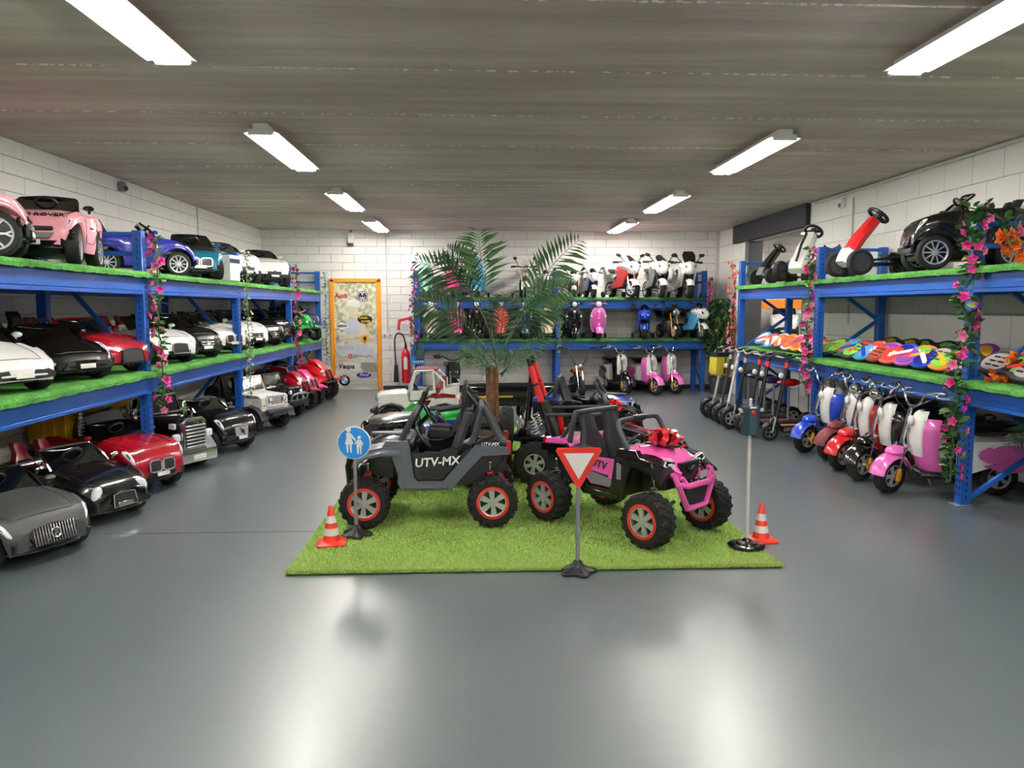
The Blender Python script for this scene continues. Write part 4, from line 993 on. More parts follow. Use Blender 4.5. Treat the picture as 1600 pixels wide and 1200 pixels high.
# black lorry with chrome grille, plain yellow tipper behind it
o = thing('ride_on_truck', 'black lorry with large chrome grille and bumper on the left floor', 'toy truck', (-3.18, 7.62, 0), R(-25), GF)
ob('hood', MB().prism([(.50, .2), (.50, .46), (.46, .49), (.12, .51), (.08, .2)], -.17, .17, b=.02), 'gloss_black', o)
ob('cab', MB().prism([(.12, .2), (.12, .53), (.02, .56), (-.02, .42), (-.2, .4), (-.24, .56), (-.48, .56), (-.48, .2)], -.24, .24, b=.015), 'gloss_black', o)
w_ = ob('windscreen_frame', MB().tube([(.11, -.23, .53), (.06, -.22, .7), (.06, .22, .7), (.11, .23, .53)], .014, 7, closed=True).tube([(.06, -.22, .7), (-.3, -.22, .72)], .014).tube([(.06, .22, .7), (-.3, .22, .72)], .014), 'chrome', o)
ob('glass', MB().box((.085, 0, .615), (.006, .42, .17), .002, rot=(0, -.29, 0)), 'tint', w_)
g = ob('grille', MB().prism([(-.15, .2), (-.15, .47), (-.1, .51), (.1, .51), (.15, .47), (.15, .2)], .49, .535, 'x', .012), 'chrome', o)
ob('grille_core', MB().box((.535, 0, .33), (.012, .24, .22), .004), 'black', g)
ob('grille_bars', (lambda q: [q.box((.545, 0, .235 + k * .033), (.014, .24, .014), .004) for k in range(7)] and q)(MB()), 'silver', g)
text('MACK', .062, 'black', g, Matrix.Translation((.538, 0, .455)) @ FACE_FRONT, bold=.002, sx=1.2)
ob('ornament', MB().tube([(.5, 0, .51), (.5, 0, .55)], .008).ell((.49, 0, .555), (.03, .01, .016), 8, 5), 'chrome', o)
b_ = ob('front_bumper', MB().prism([(.48, -.29), (.575, -.22), (.58, .22), (.48, .29), (.46, .29), (.46, -.29)], .09, .2, 'z', .01), 'chrome', o)
ob('number_plate', MB().box((.585, 0, .135), (.01, .16, .045), .004), 'matt_white', b_)
for s in (-1, 1):
    ob('fender', MB().loft([[(.33 + .2 * math.cos(t), w_ * s, .14 + .185 * math.sin(t) + zz) for w_, zz in ((.15, .0), (.285, -.01), (.29, -.05), (.16, -.05))] for t in [R(q) for q in (-5, 25, 55, 90, 125, 150)]]), 'mid_grey', o)
    ob('headlight', MB().box((.5, s * .2, .335), (.06, .08, .075), .015), 'lamp_lens', o)
    ob('side_lamp', MB().box((.44, s * .185, .44), (.08, .02, .055), .006), 'lamp_lens', o)
    ob('exhaust_stack', MB().cyl((-.02, s * .265, .3), (-.02, s * .265, .88), .022, n=12), 'chrome', o)
    ob('mirror', MB().box((.1, s * .3, .55), (.02, .05, .13), .01).tube([(.1, s * .24, .53), (.1, s * .3, .53)], .007), 'chrome', o)
    seat(o, (-.16, s * .11, .36), .2, .34, .18)
    for a, n_ in ((.33, 1), (-.3, 2)):
        wheel(o, (a, s * .22, .14), .14, .11, 'road', .105, 'silver', 10, 'thin', name='wheel')
    q = ob('roof_lamps', MB().box((.05, s * .12, .725), (.03, .18, .02), .004), 'gloss_black', o)
    for k in range(3): ob('marker_lamp', MB().ell((.05, s * (.05 + .07 * k), .745), (.018, .018, .018), 10, 6), 'tail_red', q)
ob('chassis', MB().box((0, 0, .17), (.9, .34, .08), .01), 'black', o)
steering(o, (.0, .1, .58), .08, .5)
o = thing('dump_truck', 'yellow tipper truck standing behind the red off-roader under the left rack', 'toy truck', (-3.50, 6.95, 0), R(-20), GF)
ob('tipper_bed', MB().prism([(-.36, .36), (-.40, .70), (.1, .70), (.34, .78), (.36, .74), (.12, .62), (.04, .40)], -.26, .26, b=.01), 'yellow', o)
ob('bed_ribs', (lambda q: [q.box((-.3 + k * .12, s * .265, .54), (.03, .02, .28), .004) for k in range(4) for s in (-1, 1)] and q)(MB()), 'yellow', o)
ob('canopy_frame', MB().tube([(.1, -.24, .72), (.36, -.24, .78)], .014).tube([(.1, .24, .72), (.36, .24, .78)], .014), 'yellow', o)
ob('cab', MB().prism([(.06, .2), (.06, .6), (.2, .64), (.3, .44), (.44, .42), (.44, .2)], -.2, .2, b=.015), 'black', o)
ob('exhaust_stack', MB().cyl((.2, -.23, .36), (.2, -.23, .8), .022, n=12), 'chrome', o)
ob('coil', MB().tube([(.2 + p[0], -.23 + p[1], p[2]) for p in spring(.44, .78, .026, 12)], .005, 5), 'mid_grey', o)
for s in (-1, 1):
    for a in (-.25, .28): wheel(o, (a, s * .24, .15), .15, .12, 'tread', .08, 'yellow', 5, 'fat')

def quad(label, x, y, z, deg, paint, grp=None, sc=1., second='black', r=.15, cat='toy quad bike'):
    o = thing('quad_bike', label, cat, (x, y, z), R(deg), grp, sc)
    ob('body', lambda: MB().loft([[(x_, w_ * c_, z_ + h_ * s_) for c_, s_ in ((1, 0), (.8, .7), (0, 1), (-.8, .7), (-1, 0), (-.8, -.8), (0, -1), (.8, -.8))] for x_, w_, z_, h_ in ((-.42, .05, .44, .03), (-.36, .1, .42, .06), (-.1, .09, .36, .09), (.06, .1, .38, .10), (.2, .13, .42, .1), (.36, .14, .38, .09), (.47, .08, .33, .05))]), paint, o, key='qb')
    ob('seat', lambda: MB().loft([[(x_, w_ * c_, z_ + .03 * s_) for c_, s_ in ((1, 0), (.7, 1), (-.7, 1), (-1, 0), (-.7, -1), (.7, -1))] for x_, w_, z_ in ((-.38, .07, .5), (-.3, .1, .49), (-.1, .095, .46), (.04, .06, .47))]), 'seat_black', o, key='qs')
    ob('engine_block', lambda: MB().box((0, 0, .24), (.5, .2, .16), .03).box((.0, 0, .15), (.3, .46, .02), .006), 'black', o, key='qe')
    for s in (-1, 1):
        for a, ww in ((.31, .1), (-.31, .12)):
            wheel(o, (a, s * .25, r), r, ww, 'knob', r * .5, 'steel', 5, 'fat')
            ob('fender', lambda: MB().loft([[(t_ * .2, w_, r + .13 + .05 * math.cos(t_ * 1.8) + zz) for w_, zz in ((.08, .03), (.2, .02), (.31, 0), (.31, -.014), (.08, .014))] for t_ in (-1, -.6, 0, .5, .95)]), paint, o, key=('qf', r), loc=(a, 0, 0)).scale = (1, s, 1)
        ob('headlight', lambda: MB().ell((0, 0, 0), (.03, .04, .028), 10, 6), 'lamp_lens', o, key='qh', loc=(.43, s * .085, .40))
        ob('suspension_arm', lambda: MB().tube([(.31, .08, .25), (.31, .22, .16)], .014).tube(spring(0, .14, .016, 5), .004, 4), second, o, key='qa').scale = (1, s, 1)
    ob('front_cowl', lambda: MB().prism([(.18, .46), (.22, .56), (.30, .55), (.46, .40), (.44, .36)], -.075, .075, b=.02), paint, o, key='qc')
    ob('handlebar', lambda: MB().tube([(.2, 0, .5), (.14, 0, .6)], .016).tube(cr([(.04, -.25, .64), (.11, -.14, .63), (.14, 0, .6), (.11, .14, .63), (.04, .25, .64)], 3), .011), second if second != 'white' else 'steel', o, key='qhb' + second)
    for s in (-1, 1):
        ob('grip', lambda: MB().tube([(.02, .27, .64), (.07, .19, .638)], .017, 8), 'rubber', o, key='qgr').scale = (1, s, 1)
    ob('front_guard', lambda: MB().tube(cr([(.4, -.14, .3), (.52, -.13, .26), (.54, 0, .27), (.52, .13, .26), (.4, .14, .3)], 3), .014).tube([(.53, -.05, .27), (.46, -.05, .42), (.46, .05, .42), (.53, .05, .27)], .012), 'black', o, key='qg')
    ob('rear_rack', lambda: MB().tube([(-.3, -.13, .5), (-.5, -.12, .52), (-.5, .12, .52), (-.3, .13, .5)], .011), 'black', o, key='qr')
    return o
quad('crimson and black quad bike behind the white garland on the left floor', -3.02, 11.75, 0, -25, 'dark_red', GF, 1.08)
quad('hot pink quad bike with pink front cowl on the left floor', -3.0, 12.3, 0, -25, 'hot_pink', GF, 1.05)
quad('bright red quad bike with big tyres at the far end of the left floor', -3.02, 13.05, 0, -20, 'red', GF, 1.25)
quad('green and white quad bike between the black jeep and the white truck', -.50, 8.75, .02, 170, 'green', None, .82, second='white')
quad('green and white motor trike at the far end of the middle left shelf', -3.06, 13.18, ZM, -35, 'green', None, .8, second='white')
car('blue convertible hidden behind the black jeep on the lawn', -.32, 7.78, 0, 180, 'blue_paint', st='sport', front='coupe', L=1.12, W=.58, wsd=False)
# flat trailer behind the palm
o = thing('flatbed_trailer', 'long black toy flatbed trailer behind the potted palm', 'toy trailer', (.50, 10.2, 0), R(3))
ob('bed', MB().box((0, 0, .44), (1.3, .5, .12), .015).box((0, 0, .53), (1.3, .04, .05), .006), 'black', o)
ob('side_rail', MB().box((0, -.26, .50), (1.32, .03, .06), .008).box((0, .26, .50), (1.32, .03, .06), .008), 'gloss_black', o)
ob('yellow_stripe', MB().box((-.35, -.278, .40), (.6, .008, .022), .002), 'yellow', o)
ob('axle_beam', MB().box((.3, 0, .16), (.05, .4, .05), .008).box((-.35, 0, .16), (.05, .4, .05), .008).box((0, 0, .32), (1.1, .2, .14), .02), 'dark_grey', o)
for a in (.2, -.4):
    for s in (-1, 1): wheel(o, (a, s * .24, .155), .155, .1, 'road', .105, 'matt_white', 12, 'fat')
# ---------------------------------------------------------------- scooters and motorbikes
def shield(levels, wmul=1., off=0., th=.014, curve=.05, pw=2):
    """curved leg shield: levels (z, x, halfwidth) bottom to top, front is +x"""
    secs = []
    for z, x, w in levels:
        f = [(x + off - curve * (abs(k) / 4 * wmul) ** pw, k / 4 * w * wmul, z) for k in range(-4, 5)]
        secs.append(f + [(p[0] - th, p[1], p[2]) for p in reversed(f)])
    return secs
def half_fender(r, w, a0, a1, th=.008, n=8):
    secs = []
    for i in range(n + 1):
        a = R(a0 + (a1 - a0) * i / n)
        row = [(r * (1 - .18 * (k / 3) ** 2) * math.cos(a), k / 3 * w, r * (1 - .18 * (k / 3) ** 2) * math.sin(a)) for k in range(-3, 4)]
        rr = (r - th) / r
        secs.append(row + [(p[0] * rr, p[1], p[2] * rr) for p in reversed(row)])
    return secs
def stabil(o, x=-.2, w=.2):
    for s in (-1, 1):
        q = ob('stabiliser', lambda: MB().tube([(x, .04, .12), (x, w - .03, .1), (x, w - .03, .055)], .008, 6), 'black', o, key=('stb', x, w)); q.scale = (1, s, 1)
        ob('stabiliser_wheel', lambda: MB().cyl((0, -.016, 0), (0, .016, 0), .045, n=14).cyl((0, -.02, 0), (0, .02, 0), .02, n=10), 'rubber', q, key='stbw', loc=(x, w, .045))
def vespa(label, x, y, z, deg, col, grp, accent='chrome', shieldcol=None, wcol='chrome', sc=1., cat='toy scooter', light=True):
    o = thing('ride_on_scooter', label, cat, (x, y, z), R(deg), grp, sc)
    r = .095
    for sx in (.3, -.27): wheel(o, (sx, 0, r), r, .07, 'road', r * .62, wcol, 8, 'fat')
    L = [(.14, .17, .09), (.2, .20, .125), (.32, .235, .14), (.44, .26, .135), (.52, .275, .10), (.56, .275, .05)]
    ob('leg_shield', lambda: MB().loft(shield(L)), shieldcol or col, o, key='vsh')
    ob('shield_trim', lambda: MB().tube([(L_[1] - .052, L_[2], L_[0]) for L_ in L], .007, 6).tube([(L_[1] - .052, -L_[2], L_[0]) for L_ in L], .007, 6), accent, o, key='vtr')
    ob('horn_cover', lambda: MB().prism([(-.03, .34), (.03, .34), (.022, .54), (-.022, .54)], .235, .29, 'x', .012).box((.285, 0, .44), (.02, .03, .05), .005), col, o, key='vhc')
    ob('front_fender', lambda: MB().loft(half_fender(r * 1.35, .065, 5, 160), M=TM(.3, 0, r)).box((.3, 0, .235), (.06, .06, .08), .02), col, o, key='vff')
    ob('floorboard', lambda: MB().box((.03, 0, .13), (.32, .2, .035), .012), col, o, key='vfl')
    ob('floor_mat', lambda: MB().box((.04, 0, .15), (.24, .16, .008), .002), 'rubber', o, key='vfm')
    ob('body', lambda: MB().loft([[(x_, w_ * c_, z_ + h_ * s_) for c_, s_ in ((1, 0), (.82, .7), (0, 1), (-.82, .7), (-1, 0), (-.85, -.8), (0, -1), (.85, -.8))] for x_, w_, z_, h_ in ((-.08, .07, .24, .12), (-.14, .11, .25, .14), (-.25, .14, .25, .15), (-.36, .13, .25, .13), (-.44, .08, .25, .09), (-.47, .03, .25, .04))]), col, o, key='vbd')
    ob('seat', lambda: MB().loft([[(x_, w_ * c_, z_ + .03 * s_) for c_, s_ in ((1, 0), (.7, 1), (-.7, 1), (-1, 0), (-.7, -1), (.7, -1))] for x_, w_, z_ in ((-.4, .06, .42), (-.33, .1, .42), (-.15, .09, .40), (-.05, .05, .39))]), 'seat_black', o, key='vst')
    ob('handlebar', lambda: MB().tube(cr([(.17, -.2, .62), (.21, -.1, .63), (.22, 0, .62), (.21, .1, .63), (.17, .2, .62)], 3), .014, 7).prism([(-.05, .57), (.05, .57), (.06, .64), (.03, .67), (-.03, .67), (-.06, .64)], .18, .27, 'x', .015), col, o, key='vhb')
    for s in (-1, 1):
        ob('grip', lambda: MB().tube([(.185, .15, .625), (.16, .235, .618)], .018, 8), 'rubber', o, key='vgr').scale = (1, s, 1)
        m_ = ob('mirror', lambda: MB().tube([(.2, .1, .63), (.19, .15, .74)], .006).ell((.19, .155, .76), (.012, .035, .03), 10, 6), accent, o, key='vmi'); m_.scale = (1, s, 1)
        ob('indicator', lambda: MB().ell((0, 0, 0), (.014, .022, .018), 8, 5), 'lamp_lens', o, key='vin', loc=(.215, s * .125, .4))
    if light:
        h_ = ob('headlight', lambda: MB().ell((0, 0, 0), (.02, .042, .042), 14, 8), 'lamp_lens', o, key='vhl', loc=(.275, 0, .62))
        ob('lamp_ring', lambda: MB().torus((0, 0, 0), .042, .007, 'x'), accent, h_, key='vhr')
    ob('front_plate', lambda: MB().box((0, 0, 0), (.006, .05, .04), .002), accent, o, key='vpl', loc=(.296, 0, .49))
    stabil(o)
    return o
def retro(label, x, y, deg, col, grp, steer=.35, hl=False, panel='white', lean=0., sc=1.):
    o = thing('electric_scooter', label, 'electric scooter', (x, y, 0), 0, grp, sc, rot=(lean, 0, R(deg)))
    r = .155
    wheel(o, (.44, 0, r), r, .085, 'tread', r * .6, 'silver', 5, 'fat', rz=steer)
    wheel(o, (-.42, 0, r), r, .085, 'tread', r * .6, 'silver', 5, 'fat')
    c, s_ = math.cos(steer), math.sin(steer)
    T0 = Matrix.Translation((.44, 0, 0)) @ rotM(0, 0, steer) @ Matrix.Translation((-.44, 0, 0))
    def front(nm, fn, mat, key, par=None):
        q = ob(nm, fn, mat, par or o, key=key)
        if par is None: q.matrix_local = T0
        return q
    front('front_fender', lambda: MB().loft(half_fender(r * 1.32, .075, 10, 165), M=TM(.44, 0, r)).ell((.40, 0, .36), (.1, .075, .05), 12, 6), col, 'rff')
    fk = front('fork', lambda: MB().tube([(.44, -.07, r), (.39, -.065, .36), (.34, -.04, .42)], .011).tube([(.44, .07, r), (.39, .065, .36), (.34, .04, .42)], .011).cyl((.44, -.075, r), (.44, .075, r), .012), 'chrome', 'rfk')
    for s in (-1, 1):
        q = front('shock_end', lambda: MB().cyl((.45, .082, r - .03), (.425, .08, r + .075), .017, n=10).box((.45, .09, r), (.05, .02, .05), .006).torus((.435, .081, r + .03), .017, .006, 'z'), 'gold', 'rse', fk); q.scale = (1, s, 1)
    L = [(.20, .20, .095), (.24, .235, .105), (.34, .27, .125), (.46, .295, .145), (.56, .30, .155), (.62, .29, .14), (.66, .275, .10)]
    ob('leg_shield', lambda: MB().loft(shield(L, th=.04, curve=.12, pw=2.6)), col, o, key='rls')
    ob('front_panel', lambda: MB().loft(shield(L[2:-1] + [(.655, .285, .13), (.69, .272, .10), (.715, .25, .06)], wmul=.66, th=.03, off=.012, curve=.12, pw=2.6)), panel, o, key='rfp')
    em = ob('lamp_recess', lambda: MB().ell((.318, 0, .63), (.02, .045, .045), 14, 8), 'matt_white' if panel == 'white' else 'silver', o, key='rlr')
    ob('badge', lambda: MB().torus((.327, 0, .55), .02, .004, 'x'), 'mid_grey', em, key='rbd')
    ob('hook_trim', lambda: MB().tube(cr([(.33, -.06, .43), (.345, 0, .40), (.33, .06, .43)], 3), .009), 'chrome', o, key='rht')
    ob('floorboard', lambda: MB().box((.03, 0, .185), (.42, .24, .045), .015).box((.03, 0, .212), (.36, .2, .01), .003), 'black', o, key='rfb')
    ob('body', lambda: MB().loft([[(x_, w_ * c_, z_ + h_ * s2) for c_, s2 in ((1, -.2), (.9, .7), (0, 1), (-.9, .7), (-1, -.2), (-.8, -.9), (0, -1), (.8, -.9))] for x_, w_, z_, h_ in ((-.12, .09, .36, .17), (-.17, .115, .36, .17), (-.3, .135, .39, .14), (-.44, .13, .40, .12), (-.56, .10, .40, .09), (-.64, .05, .42, .05), (-.66, .02, .43, .02))]), panel, o, key='rbo')
    for s in (-1, 1):
        q = ob('side_cover', lambda: MB().loft([[(-.4 + .215 * a * c_, .118 + .03 * (1 - a) + .004, .375 + .085 * a * sn - (.05 * a * c_ * (c_ < 0)) * .3) for c_, sn in [(math.cos(R(t)), math.sin(R(t))) for t in range(0, 360, 24)]] for a in (1, .9, .6, .2)], cap=True), col, o, key='rsc'); q.scale = (1, s, 1)
        ob('indicator', lambda: MB().ell((-.56, .125, .34), (.03, .02, .025), 10, 6), 'amber', q, key='rin')
        q = ob('lower_cover', lambda: MB().prism([(-.24, .28), (-.42, .32), (-.62, .33), (-.58, .24), (-.4, .22)], .1, .135, b=.012), col, o, key='rlc'); q.scale = (1, s, 1)
    ob('seat', lambda: MB().loft([[(x_, w_ * c_, z_ + h_ * s2) for c_, s2 in ((1, 0), (.75, .9), (0, 1.1), (-.75, .9), (-1, 0), (-.8, -.8), (.8, -.8))] for x_, w_, z_, h_ in ((-.1, .05, .55, .02), (-.16, .1, .565, .035), (-.3, .125, .575, .045), (-.46, .12, .585, .045), (-.56, .07, .585, .03))]), 'gloss_black', o, key='rst')
    ob('rear_fender', lambda: MB().loft(half_fender(r * 1.25, .07, 20, 150), M=TM(-.44, 0, r + .01)), 'black', o, key='rrf')
    ob('tail_rail', lambda: MB().tube(cr([(-.5, -.07, .56), (-.64, -.06, .60), (-.66, 0, .6), (-.64, .06, .60), (-.5, .07, .56)], 3), .008), 'black', o, key='rtr')
    hb = front('handlebar', lambda: MB().tube([(.34, 0, .42), (.27, 0, .72)], .017).tube(cr([(.12, -.30, .86), (.17, -.22, .87), (.24, -.11, .85), (.255, -.06, .76), (.265, 0, .735), (.255, .06, .76), (.24, .11, .85), (.17, .22, .87), (.12, .30, .86)], 4), .0115, 7), 'chrome', 'rhb')
    for s in (-1, 1):
        front('grip', lambda: MB().tube([(.165, .225, .871), (.105, .325, .858)], .019, 9).torus((.165, .225, .871), .018, .006, 'x'), 'rubber', 'rgr', hb).scale = (1, s, 1)
        front('brake_lever', lambda: MB().tube(cr([(.2, .19, .862), (.23, .2, .84), (.17, .31, .835)], 3), .006, 6), 'silver', 'rbl', hb).scale = (1, s, 1)
    front('cables', lambda: MB().tube(cr([(.19, .2, .85), (.28, .15, .8), (.31, .04, .72), (.28, 0, .66)], 4), .0045, 5).tube(cr([(.19, -.2, .85), (.29, -.14, .78), (.31, -.03, .71), (.28, 0, .66)], 4), .0045, 5), 'black', 'rcb', hb)
    if hl: front('headlight', lambda: MB().ell((.32, 0, .79), (.06, .055, .055), 14, 8).torus((.36, 0, .79), .045, .008, 'x'), 'chrome', 'rhl', hb)
    ob('kick_stand', lambda: MB().tube([(-.05, .08, .19), (-.1, .2, .01)], .009), 'silver', o, key='rks')
    return o
def motorbike(label, x, y, z, deg, col, second, grp, sc=1., kind='sport', fork='black', steer=0., wcol='silver', cat='toy motorbike'):
    o = thing('ride_on_motorbike', label, cat, (x, y, z), R(deg), grp, sc)
    r = .125
    for sx, rz_ in ((.34, steer), (-.33, 0)): wheel(o, (sx, 0, r), r, .08, 'tread', r * .66, wcol, 6, 'fat', rz=rz_)
    ob('engine', lambda: MB().box((0, 0, .23), (.3, .13, .2), .03).cyl((0, -.08, .2), (0, .08, .2), .06, n=12).box((-.2, 0, .16), (.3, .1, .06), .015), 'dark_grey', o, key='men')
    ob('tank', lambda: MB().loft([[(x_, w_ * c_, z_ + h_ * s_) for c_, s_ in ((1, -.3), (.8, .6), (0, 1), (-.8, .6), (-1, -.3), (-.7, -1), (.7, -1))] for x_, w_, z_, h_ in ((-.12, .05, .38, .04), (-.05, .085, .41, .07), (.08, .1, .43, .08), (.18, .07, .42, .06))]), col, o, key='mta')
    ob('seat', lambda: MB().loft([[(x_, w_ * c_, z_ + .025 * s_) for c_, s_ in ((1, 0), (.7, 1), (-.7, 1), (-1, 0), (-.7, -1), (.7, -1))] for x_, w_, z_ in ((-.34, .06, .42), (-.25, .085, .40), (-.12, .07, .385))]), 'seat_black', o, key='mse')
    ob('tail', lambda: MB().prism([(-.22, .37), (-.3, .40), (-.5, .54), (-.52, .50), (-.36, .34)], -.055, .055, b=.015), second, o, key='mtl')
    ob('tail_light', lambda: MB().box((-.515, 0, .51), (.02, .08, .03), .006), 'tail_red', o, key='mtt')
    fkx = lambda: MB().tube([(.34, -.06, r), (.24, -.055, .46)], .012).tube([(.34, .06, r), (.24, .055, .46)], .012).cyl((.34, -.07, r), (.34, .07, r), .012)
    ob('fork', fkx, fork, o, key='mfk')
    ob('front_fender', lambda: MB().loft(half_fender(r * 1.2, .055, 20, 160), M=TM(.34, 0, r)), second, o, key='mff')
    ob('handlebar', lambda: MB().tube(cr([(.16, -.22, .52), (.22, -.12, .52), (.23, 0, .5), (.22, .12, .52), (.16, .22, .52)], 3), .011), 'black', o, key='mhb')
    for s in (-1, 1):
        ob('grip', lambda: MB().tube([(.19, .16, .522), (.15, .235, .518)], .016, 8), 'rubber', o, key='mgr').scale = (1, s, 1)
    if kind == 'sport':
        ob('fairing', lambda: MB().loft([[(x_, w_ * c_, z_ + h_ * s_) for c_, s_ in ((1, .1), (.75, .75), (0, 1), (-.75, .75), (-1, .1), (-.6, -.8), (0, -1.), (.6, -.8))] for x_, w_, z_, h_ in ((.16, .14, .46, .08), (.26, .14, .45, .10), (.35, .11, .43, .10), (.42, .07, .41, .075), (.46, .025, .40, .03))]), second, o, key='mfa')
        ob('windscreen', lambda: MB().loft([[(x_, k / 3 * w_, z_ - .03 * (k / 3) ** 2) for k in range(-3, 4)] for x_, w_, z_ in ((.36, .07, .52), (.28, .075, .58), (.2, .06, .62))], closed=False), 'tint', o, key='mws')
        for s in (-1, 1):
            q = ob('side_fairing', lambda: MB().prism([(.3, .44), (.34, .34), (.2, .16), (-.1, .13), (-.16, .2), (.02, .26), (.08, .42)], .075, .105, b=.01), col, o, key='msf'); q.scale = (1, s, 1)
            h_ = ob('headlight', lambda: MB().prism([(.02, .42), (.085, .47), (.075, .43), (.03, .395)], .40, .435, 'x', .004), 'gloss_black', o, key='mhl'); h_.scale = (1, s, 1)
            ob('lamp', lambda: MB().ell((.437, .05, .43), (.008, .018, .012), 8, 5), 'lamp_lens', h_, key='mlp')
            q = ob('mirror', lambda: MB().tube([(.3, .1, .5), (.27, .18, .6)], .007).ell((.265, .2, .615), (.014, .045, .025), 10, 6, rot=(.3, 0, 0)), 'black', o, key='mmi'); q.scale = (1, s, 1)
    else:
        h_ = ob('headlight', lambda: MB().ell((.33, 0, .47), (.05, .065, .065), 14, 8), 'black', o, key='mrh')
        ob('lamp_glass', lambda: MB().ell((.36, 0, .47), (.025, .055, .055), 14, 8).torus((.36, 0, .47), .058, .008, 'x'), 'chrome', h_, key='mrg')
        ob('front_cowl', lambda: MB().prism([(-.07, .54), (.07, .54), (.05, .62), (-.05, .62)], .26, .29, 'x', .01), second, o, key='mrc')
        for s in (-1, 1):
            q = ob('mirror', lambda: MB().tube([(.2, .1, .5), (.18, .16, .64)], .006).ell((.18, .17, .66), (.012, .035, .028), 10, 6), 'black', o, key='mrm'); q.scale = (1, s, 1)
    stabil(o, -.25, .18)
    return o
GB1, GB2, GB3 = 'two-wheelers on the top shelf of the back rack', 'two-wheelers on the middle shelf of the back rack', 'scooters on the floor under the back rack'
bx = lambda px, Y=13.95: (px - 745) / 1200 * Y
vespa('mint green toy scooter at the left end of the top back shelf', bx(667), 14.1, ZTB, -92, 'mint', GB1, light=False)
vespa('hot pink toy scooter next to the mint one on the top back shelf', bx(708), 14.1, ZTB, -90, 'hot_pink', GB1, light=False)
vespa('sky blue toy scooter above the palm on the top back shelf', bx(746), 14.15, ZTB, -90, 'sky_blue', GB1, light=False, sc=1.05)
motorbike('cream motorbike with one big round headlamp on the top back shelf', bx(819), 14.1, ZTB, -88, 'cream', 'cream', GB1, kind='round', fork='chrome', sc=1.05)
motorbike('small white and black motorbike left of the middle back post', bx(852), 14.15, ZTB, -90, 'black', 'white', GB1, sc=.8)
motorbike('small white motorbike with red marks just right of the middle back post', bx(896), 14.15, ZTB, -92, 'dark_red', 'white', GB1, sc=.8)
motorbike('small white and blue motorbike on the top back shelf', bx(924), 14.15, ZTB, -85, 'royal', 'white', GB1, sc=.85)
motorbike('large red and white racing motorbike on the top back shelf', bx(972), 14.02, ZTB, -72, 'red', 'white', GB1, sc=1.2, fork='white', steer=.3)
motorbike('large black and white touring motorbike on the top back shelf', bx(1024), 14.02, ZTB, -84, 'gloss_black', 'white', GB1, sc=1.22, steer=-.2)
pb = motorbike('large white police-style motorbike with blue lamps at the right end', bx(1072), 14.06, ZTB, -92, 'white', 'white', GB1, sc=1.2)
for s in (-1, 1):
    ob('pannier', lambda: MB().box((-.28, .17, .36), (.26, .1, .18), .03), 'white', pb, key='pan').scale = (1, s, 1)
    ob('blue_lamp', lambda: MB().box((.2, .2, .62), (.03, .06, .05), .008), 'royal', pb, key='blamp').scale = (1, s, 1)
ob('screen', MB().loft([[(x_, k / 3 * w_, z_) for k in range(-3, 4)] for x_, w_, z_ in ((.36, .08, .50), (.27, .10, .62), (.24, .07, .68))], closed=False), 'gloss_black', pb)
vespa('cream toy scooter at the left end of the middle back shelf', bx(674), 14.1, ZM, -88, 'cream', GB2)
vespa('magenta toy scooter second on the middle back shelf', bx(713), 14.1, ZM, -85, 'hot_pink', GB2)
vespa('black toy scooter behind the palm stems on the middle back shelf', bx(745), 14.12, ZM, -90, 'gloss_black', GB2)
vespa('coral pink toy scooter right behind the palm crown on the middle back shelf', bx(782), 14.12, ZM, -90, 'coral', GB2)
vespa('dark teal toy scooter beside the cream one left of the middle back post', bx(818), 14.12, ZM, -88, 'teal_dark', GB2)
vespa('cream toy scooter just left of the middle back post', bx(856), 14.1, ZM, -92, 'cream', GB2)
vespa('glossy black toy scooter with chrome trim just right of the middle back post', bx(896), 14.08, ZM, -90, 'gloss_black', GB2)
vespa('candy pink toy scooter alone beside the empty stretch of middle back shelf', bx(934), 14.08, ZM, -90, 'scooter_pink', GB2, accent='white')
motorbike('dark blue racing motorbike on the middle back shelf', bx(1008), 14.05, ZM, -98, 'royal', 'royal', GB2, sc=1.0)
motorbike('black naked motorbike between the blue and the white one', bx(1047), 14.05, ZM, -80, 'gloss_black', 'gloss_black', GB2, sc=1.0, kind='round', fork='gold')
motorbike('white and light blue racing motorbike at the right end of the middle shelf', bx(1086), 14.05, ZM, -72, 'sky_blue', 'white', GB2, sc=1.05, fork='white')
retro('black electric scooter with cream front panel under the back rack', bx(968, 13.9), 14.1, -78, 'gloss_black', GB3, .25)
retro('pink and white electric scooter in the middle under the back rack', bx(1016, 13.7), 13.95, -78, 'scooter_pink', GB3, .25)
retro('pink and white electric scooter nearest the right post under the back rack', bx(1043, 14.1), 14.1, -78, 'scooter_pink', GB3, .25)
# chopper and dirt bike
o = thing('chopper_bike', 'small chopper with high handlebars and orange tank under the back rack', 'toy motorbike', (bx(906, 13.4), 13.75, 0), R(-85), GB3)
wheel(o, (.42, 0, .14), .14, .08, 'tread', .09, 'chrome', 8, 'thin'); wheel(o, (-.3, 0, .14), .14, .1, 'tread', .09, 'chrome', 8, 'thin')
ob('fork', MB().tube([(.42, -.05, .14), (.2, -.05, .52)], .012).tube([(.42, .05, .14), (.2, .05, .52)], .012), 'chrome', o)
ob('handlebar', MB().tube(cr([(.02, -.32, .84), (.1, -.2, .84), (.16, -.16, .78), (.2, -.08, .56), (.2, .08, .56), (.16, .16, .78), (.1, .2, .84), (.02, .32, .84)], 4), .012), 'dark_grey', o)
for s in (-1, 1): ob('grip', MB().tube([(.06, s * .25, .842), (.0, s * .34, .838)], .018), 'rubber', o)
ob('tank', MB().ell((.06, 0, .45), (.16, .085, .07), 14, 8), 'orange', o)
